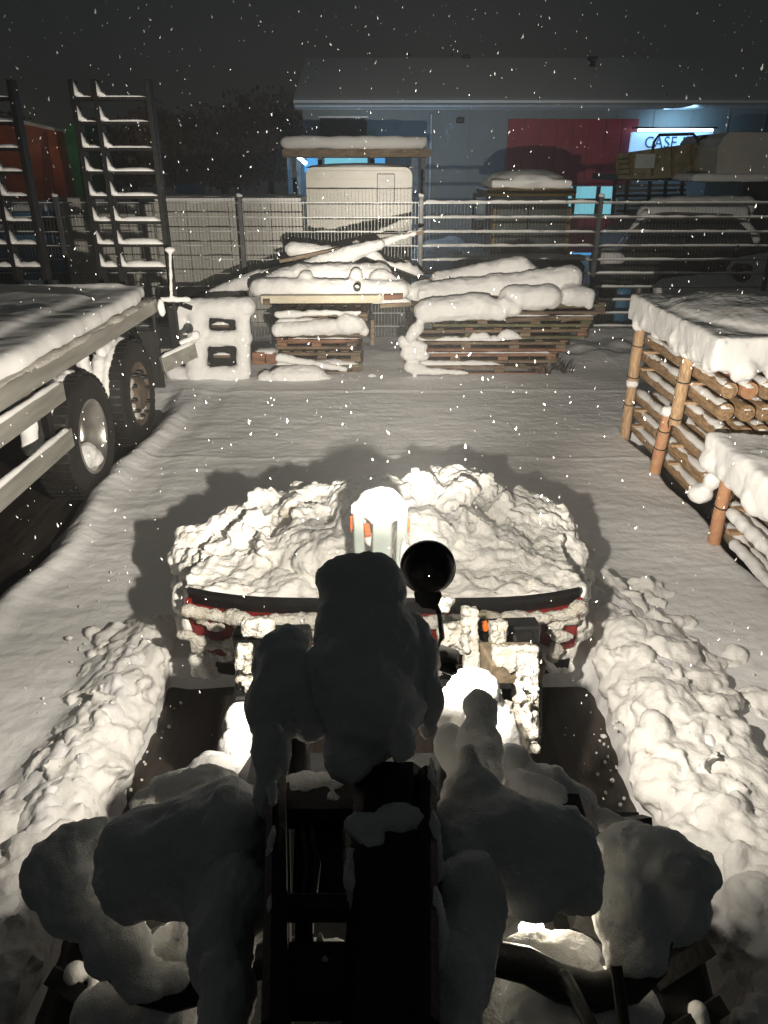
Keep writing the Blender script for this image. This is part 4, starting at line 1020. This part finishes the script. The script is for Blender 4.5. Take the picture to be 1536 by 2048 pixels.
# loaded snow in the bucket
rs = np.random.RandomState(11); pr = []
def PE(px, py, d, rx, ry, rz=None, rd=None):
    k = d/F; return ico(atd(px, py, d), (rx*k, (rd if rd else (rx+ry)/2)*k, ry*k), Matrix.Rotation(-PITCH, 3, 'X'))
pr.append(bx((0, 3.52, .36), (1.98, .78, .48)))
pr.append(bx((0, 4.0, .14), (1.9, 1.0, .40)))
# big masses: (x, y, z, rx, ry, rz)
for (x, y, z, a, b, c_) in ((-.78,3.50,.54,.36,.40,.19), (-.45,3.75,.60,.36,.40,.24), (-.28,3.45,.60,.34,.32,.18), (.05,3.9,.60,.40,.38,.20), (.42,3.85,.68,.36,.40,.27), (.72,3.7,.62,.36,.40,.24), (.88,3.45,.47,.24,.32,.16), (.45,3.45,.60,.40,.32,.19), (-.95,3.40,.46,.18,.26,.14),
                         (-.05,3.4,.55,.35,.28,.18), (.25,4.12,.55,.40,.28,.22), (-.35,4.1,.48,.4,.25,.22), (.75,3.98,.45,.32,.26,.22), (-.70,3.85,.40,.3,.25,.2), (0,4.25,.2,.8,.3,.25)):
    pr.append(ico((x, y, z), (a, b, c_), Euler((rs.uniform(-.2, .2), rs.uniform(-.2, .2), rs.uniform(-.5, .5))).to_matrix()))
for (x, y, z, a, b, c_) in ((-.24,3.30,.70,.22,.20,.17), (-.10,3.42,.82,.18,.18,.16), (-.38,3.40,.70,.22,.22,.16), (.20,3.40,.74,.16,.2,.16), (-.20,3.7,.78,.24,.26,.16), (0,3.7,.80,.2,.24,.14)):
    pr.append(ico((x, y, z), (a, b, c_)))
for k in range(110):   # clods
    x = rs.uniform(-1.02, 1.02); y = rs.uniform(3.15, 4.3)
    e = (x/1.12)**2
    z = .52 + .28*math.exp(-((y-3.85)/.35)**2)*(1-.5*e) + .05*math.exp(-((x-.4)/.3)**2) - .35*max(0, y-4.1)/.3
    r = rs.uniform(.035, .10); z -= .12*max(0, abs(x)-.7)/.3; pr.append(ico((x, y, z+rs.uniform(-.09, .0)), (r*rs.uniform(.8, 1.4), r, r*rs.uniform(.6, 1.1)), Euler(rs.uniform(0, 3, 3)).to_matrix()))
for k in range(40):
    s_ = rs.choice([-1, 1]); y = rs.uniform(3.15, 3.75); r = rs.uniform(.03, .07); pr.append(ico((s_*rs.uniform(1.0, 1.09), y, rs.uniform(.30, .52)), (r, r*1.3, r)))
def lie(p):   # the heap runs further forward and lies lower than a first guess
    if p[0] != 'e': return p
    c = p[1]; k = 1 + .16*max(0, min(1, (c.y-3.15)/.9)); return ('e', Vector((c.x*k*(.97 if abs(c.x) > .8 else 1), c.y*k, 2.5-(2.5-c.z)*k)), (p[2][0]*k, p[2][1]*k, p[2][2]), p[3])
pr = [lie(p) for p in pr]
for (a, b, z_, r1, r2) in ((374,1130,.42,34,40), (364,1160,.40,24,26), (404,1090,.48,50,40), (1136,1120,.43,34,40), (1150,1152,.40,24,28), (1106,1080,.50,50,40), (470,1055,.56,60,40), (550,1015,.62,60,36), (630,1000,.68,60,34), (690,990,.72,50,32), (770,985,.72,60,32), (430,1165,.50,44,18), (1090,1165,.50,44,18)):
    r_ = ray(a, b); pr.append(PE(a, b, (z_-CAM_H)/r_.z, r1, r2))
def slabs(n, fx, fy, fz, r0, r1):   # broken angular plates of packed snow
    for k in range(n):
        x, y = fx(), fy(); r = rs.uniform(r0, r1)
        pr.append(bx((x, y, fz(x, y)), (r*rs.uniform(.8, 2), r*rs.uniform(.8, 1.8), r*rs.uniform(.35, .8)), Euler(rs.uniform(-.9, .9, 3)).to_matrix()))
slabs(80, lambda: rs.uniform(-1.0, 1.0), lambda: rs.uniform(3.3, 4.5), lambda x, y: .56 + .20*math.exp(-((y-3.95)/.4)**2)*(1-.5*x*x) + .04*math.exp(-((x-.45)/.3)**2) - .22*max(0, abs(x)-.6)/.4 - .45*max(0, y-4.1) + rs.uniform(-.06, .02), .05, .16)
pile = blob('snow_load', pr, .0125, M['snow_pile'], None, 2, (('b', .32, .06), ('b', .12, .028), ('n', .045, .012), ('n', .02, .004)))
tag(pile, 'huge lumpy load of ploughed snow heaped in the raised bucket', 'snow')

# lamp on its bracket
LP = atd(856, 1137, 1.75)
lh = bpy.data.objects.new('work_lamp', None); COL.objects.link(lh); lh.parent = wl_; lh.location = LP - wl_.location
linv = Matrix.Translation(-LP)
def WL(o): o.parent = lh; o.matrix_parent_inverse = linv; return o
ml = Matrix.Translation(LP) @ Matrix.Rotation(R(90), 4, 'Z') @ Matrix.Rotation(R(8), 4, 'Y')
WL(MB().lathe([(.001, -.048), (.027, -.047), (.046, -.039), (.058, -.022), (.0625, .0), (.0635, .011), (.061, .014)], 40, ml).build('housing', M['black']))
WL(MB().lathe([(.001, .008), (.059, .010), (.059, .006), (.001, .004)], 40, ml).build('lens', M['lens']))
WL(MB().lathe([(.0635, -.002), (.066, -.002), (.066, .016), (.060, .018)], 40, ml).build('bezel', M['dkmetal']))
p1 = atd(858, 1190, 1.78); p2 = atd(880, 1235, 1.82); p3 = atd(884, 1275, 1.87); p4 = atd(858, 1285, 1.87)
WL(MB().tube([LP+Vector((0, -.02, -.06)), p1, atd(866, 1215, 1.8)], [.034, .024, .010], 10).build('swivel', M['black']))
WL(MB().tube([p1, atd(878, 1225, 1.8), p2, p3, atd(876, 1290, 1.87), p4], .007, 8).build('cable', M['black']))
WL(MB().bar(atd(850, 1295, 1.9), atd(918, 1318, 1.9), .06, .02, .008).bar(atd(862, 1318, 1.9), atd(915, 1340, 1.9), .045, .03, .01).build('bracket', M['dkmetal']))
lpos = LP + Vector((0, .035, .0))
def beam(name, P, az, el, cone, blend, col=(1, .91, .77)):
    a, e = R(az), R(el); dr_ = Vector((math.sin(a)*math.cos(e), math.cos(a)*math.cos(e), math.sin(e)))
    o = light(name, 'SPOT', lpos, P, col, .028, lpos + dr_, None, R(cone), blend)
    o.parent = lh; o.matrix_parent_inverse = linv
beam('lamp_spill', LAMP_WIDE, 0, -18, 156, .55)
beam('lamp_side', LAMP_SIDE, -54, -20, 80, 1); beam('lamp_side', LAMP_SIDE, 54, -22, 76, 1)
beam('lamp_beam', LAMP_BEAM, -3, 5, 61, 1); beam('lamp_wing', LAMP_WING, -32, -4, 54, 1); beam('lamp_wing', LAMP_WING, 31, -2, 54, 1)
beam('lamp_high', 1500, 7, 10, 26, 1)
for az in (-24, -8, 8, 24): beam('lamp_low', 540, az, -10, 22, 1)
beam('lamp_core', LAMP_CORE, -3, 0.5, 17, 1)

# boom frame (horizontal, z about 1.45) and coupler
def bar_px(g, a, b, da, c_, d, dc, wpx, hpx, bev=.006):
    k = (da+dc)/2/F; return g.bar(atd(a, b, da), atd(c_, d, dc), wpx*k, hpx*k, bev)
for (xl, xr) in ((540, 572), (835, 866)):
    a0 = atd((xl+xr)/2, 2140, 1.0); a1 = atd((xl+xr)/2+2, 1600, 1.42)
    MB().bar(a0, a1, .034, .20, .012).build('boom_plate', M['black'], wl_)
for (a, b, d1, c_, d_, d2, w_, h_) in ((560, 1610, 1.42, 850, 1610, 1.42, .09, .05), (560, 1815, 1.22, 720, 1815, 1.22, .05, .03), (560, 1960, 1.13, 850, 1960, 1.13, .10, .06)):
    MB().bar(atd(a, b, d1), atd(c_, d_, d2), w_, h_, .012).build('cross_member', M['black'], wl_)
MB().bar(atd(778, 2100, 1.02), atd(778, 1560, 1.44), .130, .14, .02).build('tilt_cylinder', M['black'], wl_)
MB().bar(atd(640, 1800, 1.30), atd(640, 1650, 1.42), .095, .03, .006).build('cover_plate', M['dkmetal'], wl_)
MB().tube([atd(595, 1480, 1.9), atd(600, 1580, 1.85)], .03, 10).build('hydraulic_pipe', M['dkmetal'], wl_)
for (px, py) in ((556, 1640), (556, 1740), (556, 1900), (850, 1720), (850, 1900), (780, 1720), (780, 1860)):
    d_ = 1.36 - (py-1600)*.0006; MB().lathe([(.001, .006), (.007, .006), (.008, -.03)], 8, Matrix.Translation(atd(px, py, d_)) @ Matrix.Rotation(R(-90), 4, 'Y')).build('bolt', M['dkmetal'], wl_)
for q in (0, 18): MB().tube([atd(596+q, 1990, 1.10), atd(600+q, 1850, 1.2), atd(612+q*1.2, 1730, 1.30), atd(600+q, 1630, 1.40)], .008, 8).build('hydraulic_hose', M['rubber'], wl_)
# lift arms going down to the bucket
for sx, (a, b, c_, d) in ((-1, (510, 1300, 500, 1420)), (1, (1055, 1300, 1050, 1480))):
    MB().bar(atd(a, b, 3.2), atd(c_, d, 2.85), .12, .12, .01).build('lift_arm', M['dkmetal'], wl_)
    MB().bar(atd(a, b, 3.2), Vector((sx*.45, 3.04, .36)), .10, .16, .01).build('bucket_hinge', M['dkmetal'], wl_)
# tilt lever standing above the bucket edge, snow on its head
for (xa, ya, xb, yb, wd, nm, mt) in ((715,1020,722,1160,.045,'lever_plate','palegreen'), (806,1020,800,1170,.045,'lever_plate','palegreen'), (764,1050,764,1180,.085,'tilt_rod','palegreen')):
    MB().bar(atd(xa, ya, 3.44), atd(xb, yb, 3.22), wd, .05 if wd < .06 else .07, .006).build(nm, M[mt], wl_)
MB().bar(atd(705, 1035, 3.45), atd(705, 1062, 3.42), .02, .05, .004).bar(atd(816, 1040, 3.45), atd(816, 1062, 3.42), .02, .05, .004).bar(atd(732, 1050, 3.46), atd(736, 1072, 3.42), .03, .03, .004).build('pivot_pin', M['orange'], wl_)
blob('snow_cap', [PE(735,1015,3.44,26,24), PE(760,1006,3.43,48,34), PE(762,1012,3.45,38,30), PE(795,1018,3.44,22,26), PE(762,1040,3.44,26,14), PE(712,1018,3.44,12,18), PE(808,1128,3.29,12,56), PE(715,1140,3.25,10,22), PE(740,1080,3.46,12,16)], .010, M['snow'], wl_, 3, (('b', .08, .012),))
# coupler frame with crusted snow
MB().bar(atd(880, 1268, 3.22), atd(1075, 1260, 3.28), .09, .09, .008).build('coupler_beam', M['dkmetal'], wl_); MB().bar(atd(470, 1278, 3.28), atd(620, 1275, 3.22), .09, .09, .008).build('coupler_beam', M['dkmetal'], wl_)
MB().bar(atd(965, 1325, 2.98), atd(1075, 1325, 3.04), .16, .10, .008).build('coupler_plate', mat('dirty_brown_plate', (.24, .19, .13), .8, 0, .4, 20, .5, 60), wl_)
MB().bar(atd(968, 1242, 3.16), atd(974, 1262, 3.16), .022, .02, .003).bar(atd(516, 1242, 3.22), atd(518, 1268, 3.22), .022, .02, .003).build('locking_pin', M['orange'], wl_)
pr = []; rs = np.random.RandomState(8)
def spray(x0, y0, x1, y1, d, n, r0, r1, dd=.08):
    for k in range(n):
        pr.append(PE(rs.uniform(x0, x1), rs.uniform(y0, y1), d+rs.uniform(-dd, dd), rs.uniform(r0, r1), rs.uniform(r0, r1)))
spray(885,1240,920,1300,3.10,26,7,12); spray(925,1215,955,1420,3.04,46,7,12); spray(985,1240,1006,1285,3.10,20,6,10); spray(995,1300,1072,1345,2.98,52,8,12); spray(1035,1340,1072,1500,2.45,60,8,12)
spray(490,1240,540,1275,3.16,26,7,11); spray(475,1290,500,1360,3.04,22,7,11); spray(478,1350,510,1440,2.92,20,7,11); spray(880,1195,905,1225,2.69,6,8,14); spray(1010,1400,1050,1480,2.81,14,8,14)
def PB(px, py, d, wpx, hpx, dep):
    k = d/F; return bx(atd(px, py, d), (wpx*k, dep, hpx*k), Matrix.Rotation(-PITCH, 3, 'X'))
pr += [PB(905,1268,3.09,60,44,.07), PB(941,1300,3.02,30,170,.07), PB(996,1264,3.07,34,44,.07), PB(1030,1312,2.92,92,44,.05), PB(1055,1400,2.83,40,190,.06), PB(1030,1460,2.81,34,60,.06),
       PB(515,1254,3.14,62,34,.07), PB(488,1330,3.02,30,80,.07), PB(496,1400,2.92,32,90,.07), PB(975,1390,2.92,60,14,.05), PB(925,1395,2.92,20,50,.06)]
blob('snow_crust', pr, .009, M['crust'], wl_, 3, (('b', .07, .014), ('b', .03, .008)), kind='stuff')
# front hood / axle cover in view under the arms, headlamp pods
MB().box((0, 1.15, .55), (1.0, 1.5, .5), bev=.08).build('front_frame', M['black'], wl_)
for sx in (-1, 1):
    c = Vector((sx*.63, 1.34, .34)); r, w_ = .47, .32
    t = MB().lathe([(r*.5, w_*.5), (r*.8, w_*.52), (r*.95, w_*.47), (r, w_*.38), (r, -w_*.38), (r*.95, -w_*.47), (r*.8, -w_*.52), (r*.5, -w_*.5)], 48, Matrix.Translation(c))
    for k in range(26):
        a = 2*math.pi*k/26
        for s2 in (-1, 1):
            t.box(c + Vector((s2*w_*.26, math.cos(a+.06*s2)*r*1.01, math.sin(a+.06*s2)*r*1.01)), (w_*.52, .040, .030), Matrix.Rotation(a-math.pi/2, 3, 'X') @ Matrix.Rotation(s2*.45, 3, 'Z'))
    wh = t.build('tyre', M['rubber'], wl_)
    pr = []; rs = np.random.RandomState(20+sx)
    for k in range(26):
        a = rs.uniform(1.8, 3.6); pr.append(ico(c + Vector((rs.uniform(-.5, .5)*w_, math.cos(a)*r*1.02, math.sin(a)*r*1.02)), rs.uniform(.014, .03)))
    blob('snow_clod', pr, .010, M['snow'], wl_, 2, kind='stuff')
    # curved fender bar and headlamp bowl
    MB().tube([atd(768+sx*q, p_, 1.50) for q, p_ in ((150, 1900), (285, 1930), (350, 1965), (420, 1985), (490, 1970), (540, 1925), (560, 1870))], [.030, .035, .036, .036, .034, .030, .02], 12).build('fender_guard', M['black'], wl_)
    MB().box((sx*.40, 1.28, 1.05), (.20, .16, .16), bev=.03).build('headlamp', M['black'], wl_)
# snow on the front: far row, near row, outer balls
def snowpart(rows, label=None, m='snow_near', vox=.0075, disp=(('n', .15, .032), ('b', .06, .007), ('b', .024, .0028)), sm=4):
    o = blob('snow_cover', [PE(*r) for r in rows], vox, M[m], wl_, sm, disp, kind='stuff')
    if label: o['label'] = label
    return o
snowpart([(945,1400,2.15,62,62), (985,1440,2.15,45,45), (900,1420,2.1,32,50), (1010,1470,2.1,30,50), (900,1500,1.95,28,50), (915,1560,1.9,30,50)], 'brightly lit snow dome under the lamp')
snowpart([(480,1450,2.5,38,46), (470,1510,2.4,35,55), (420,1545,2.2,45,38), (350,1570,2.1,60,36), (300,1600,2.05,45,30), (400,1590,2.0,90,50)])
snowpart([(1030,1530,1.95,40,45), (1090,1570,1.9,60,45), (1150,1610,1.9,45,35), (1060,1600,1.8,80,50), (1210,1640,1.85,40,24), (1250,1655,1.85,40,18)])
snowpart([(700,1165,1.50,74,62), (735,1190,1.50,72,86), (690,1240,1.48,76,86), (740,1300,1.46,104,115), (750,1400,1.42,112,124), (735,1390,1.40,112,112), (800,1330,1.46,64,116), (700,1500,1.38,52,56), (690,1330,1.42,70,90)], 'tall domed snow hood on the boom')
snowpart([(580,1285,1.48,46,48), (560,1330,1.46,62,74), (545,1420,1.42,54,84), (540,1510,1.38,44,84), (585,1385,1.44,64,84), (535,1590,1.36,40,54), (620,1420,1.42,50,60)])
snowpart([(828,1275,1.50,40,46), (845,1330,1.48,36,84), (850,1420,1.46,32,74), (870,1390,1.46,20,54)])
snowpart([(600,1575,1.46,60,32), (660,1570,1.46,40,26), (570,1610,1.42,40,30), (688,1540,1.48,24,30), (650,1600,1.42,40,18)])
snowpart([(725,1655,1.26,46,26), (800,1640,1.28,50,16), (740,1685,1.24,32,22), (850,1650,1.27,16,22)])
snowpart([(548,1600,1.30,20,60), (545,1700,1.22,12,60), (552,1560,1.34,24,40), (542,1850,1.12,10,70)])
snowpart([(862,1560,1.36,14,60), (868,1690,1.26,12,80), (866,1860,1.14,10,80), (700,1760,1.16,12,80)])
snowpart([(812,1475,1.30,15,34), (800,1500,1.30,16,18)])
snowpart([(450,1600,1.46,85,60), (400,1670,1.42,120,90), (320,1700,1.42,112,90), (290,1750,1.40,88,80), (470,1680,1.38,80,120), (430,1790,1.34,60,70), (350,1790,1.38,70,50), (270,1800,1.38,60,45)], 'big grey snow lump left of the boom')
snowpart([(470,1800,1.28,75,110), (455,1900,1.22,72,110), (450,2000,1.15,66,120), (440,2080,1.10,60,80)])
snowpart([(958,1420,1.78,42,48), (955,1480,1.72,46,60), (965,1540,1.66,50,50), (990,1500,1.72,20,50)], 'upright rounded snow knob right of the boom')
snowpart([(935,1530,1.50,24,38), (940,1590,1.46,68,60), (990,1650,1.42,110,80), (1090,1690,1.42,112,95), (1130,1730,1.42,86,85), (900,1650,1.42,50,70), (1060,1770,1.38,80,65), (1150,1790,1.40,56,44), (920,1720,1.36,70,90)], 'big grey snow lump right of the boom')
snowpart([(940,1800,1.28,72,110), (930,1900,1.22,66,110), (915,2000,1.15,62,120), (905,2080,1.1,58,80)])
snowpart([(150,1740,1.60,98,92), (190,1700,1.62,80,60), (170,1800,1.56,88,80), (240,1690,1.66,60,48), (230,1880,1.50,60,70), (290,1950,1.46,62,44), (265,1910,1.46,46,70), (350,1950,1.46,34,36)], 'round snow ball over the left headlamp')
snowpart([(1320,1745,1.60,112,88), (1270,1710,1.64,90,58), (1330,1810,1.56,100,80), (1260,1830,1.54,72,90), (1280,1900,1.50,66,60), (1235,1900,1.50,24,44)], 'round snow ball over the right headlamp')
snowpart([(1120,1915,1.62,90,42), (1060,1915,1.62,50,44), (1180,1960,1.62,40,30), (340,1900,1.62,60,50), (360,1860,1.6,24,40)])
snowpart([(1100,2020,1.55,110,60), (1230,2010,1.55,90,60), (250,2030,1.55,110,60), (340,2010,1.55,60,60), (630,1895,1.62,60,14)])
snowpart([(655,1960,1.14,18,60), (690,2010,1.12,40,30), (640,1900,1.18,14,40)], m='snow_near')
MB().tube([atd(1128, 1950, 1.45), atd(1150, 1990, 1.38), atd(1190, 2070, 1.3)], .014, 8).build('hose', M['dkmetal'], wl_)
MB().tube([atd(1232, 1930, 1.42), atd(1240, 1990, 1.4), atd(1250, 2070, 1.35)], .012, 8).build('hose', M['black'], wl_)
# buried headlamps: the glow that leaks out below the snow
for (px, py, d, e) in ((1065, 1870, 1.72, 3.5), (390, 1860, 1.75, 1.4)):
    p = atd(px, py, d)
    lb_ = MB().lathe([(.001, 0), (.03, 0), (.03, .02), (.001, .02)], 20, Matrix.Translation(p) @ Matrix.Rotation(R(90), 4, 'Z')).build('buried_headlamp', M['lens'] if e > 1 else M['dkmetal'], wl_)
    light('buried_headlamp_light', 'POINT', p+Vector((0, .03, .05)), e, (1, .88, .66), .03, par=wl_)

# ================================================================== air thick with fine snow
hm = bpy.data.materials.new('snowy_air'); hm.use_nodes = True; ht = hm.node_tree; ht.nodes.clear()
ho = ht.nodes.new('ShaderNodeOutputMaterial'); hv = ht.nodes.new('ShaderNodeVolumePrincipled')
hv.inputs['Color'].default_value = (.95, .96, .97, 1); hv.inputs['Density'].default_value = HAZE; hv.inputs['Anisotropy'].default_value = .2
ht.links.new(hv.outputs[0], ho.inputs['Volume'])
MB().box((0, 33, 4.0), (76, 96, 11.0)).build('haze', hm, kind='stuff')

# ================================================================== falling snow
g = MB(); rs = np.random.RandomState(77)
tet = [(0, 0, 1.25), (.94, 0, -.33), (-.47, .82, -.33), (-.47, -.82, -.33), (0, 0, -1.1)]
tf = [(0,1,2), (0,2,3), (0,3,1), (4,2,1), (4,3,2), (4,1,3)]
for k in range(3200):
    y = 1.9 + 12*rs.rand()**1.25
    hw = y*.62; x = rs.uniform(-hw, hw); z = rs.uniform(.1, 2.6 + .32*y)
    r = rs.uniform(.0014, .0044) * (1.0 if y < 5 else 1.3) * (1.7 if rs.rand() < .07 else 1)
    m_ = Matrix.Translation((x, y, z)) @ Euler((rs.normal(0, .25)+.2, rs.normal(0, .25)+.35, rs.uniform(0, 6))).to_matrix().to_4x4() @ Matrix.Diagonal((r*.75, r*.75, r*1.5, 1))
    g.add([m_ @ Vector(v) for v in tet], tf)
g.build('falling_snowflakes', M['flake'], kind='stuff')
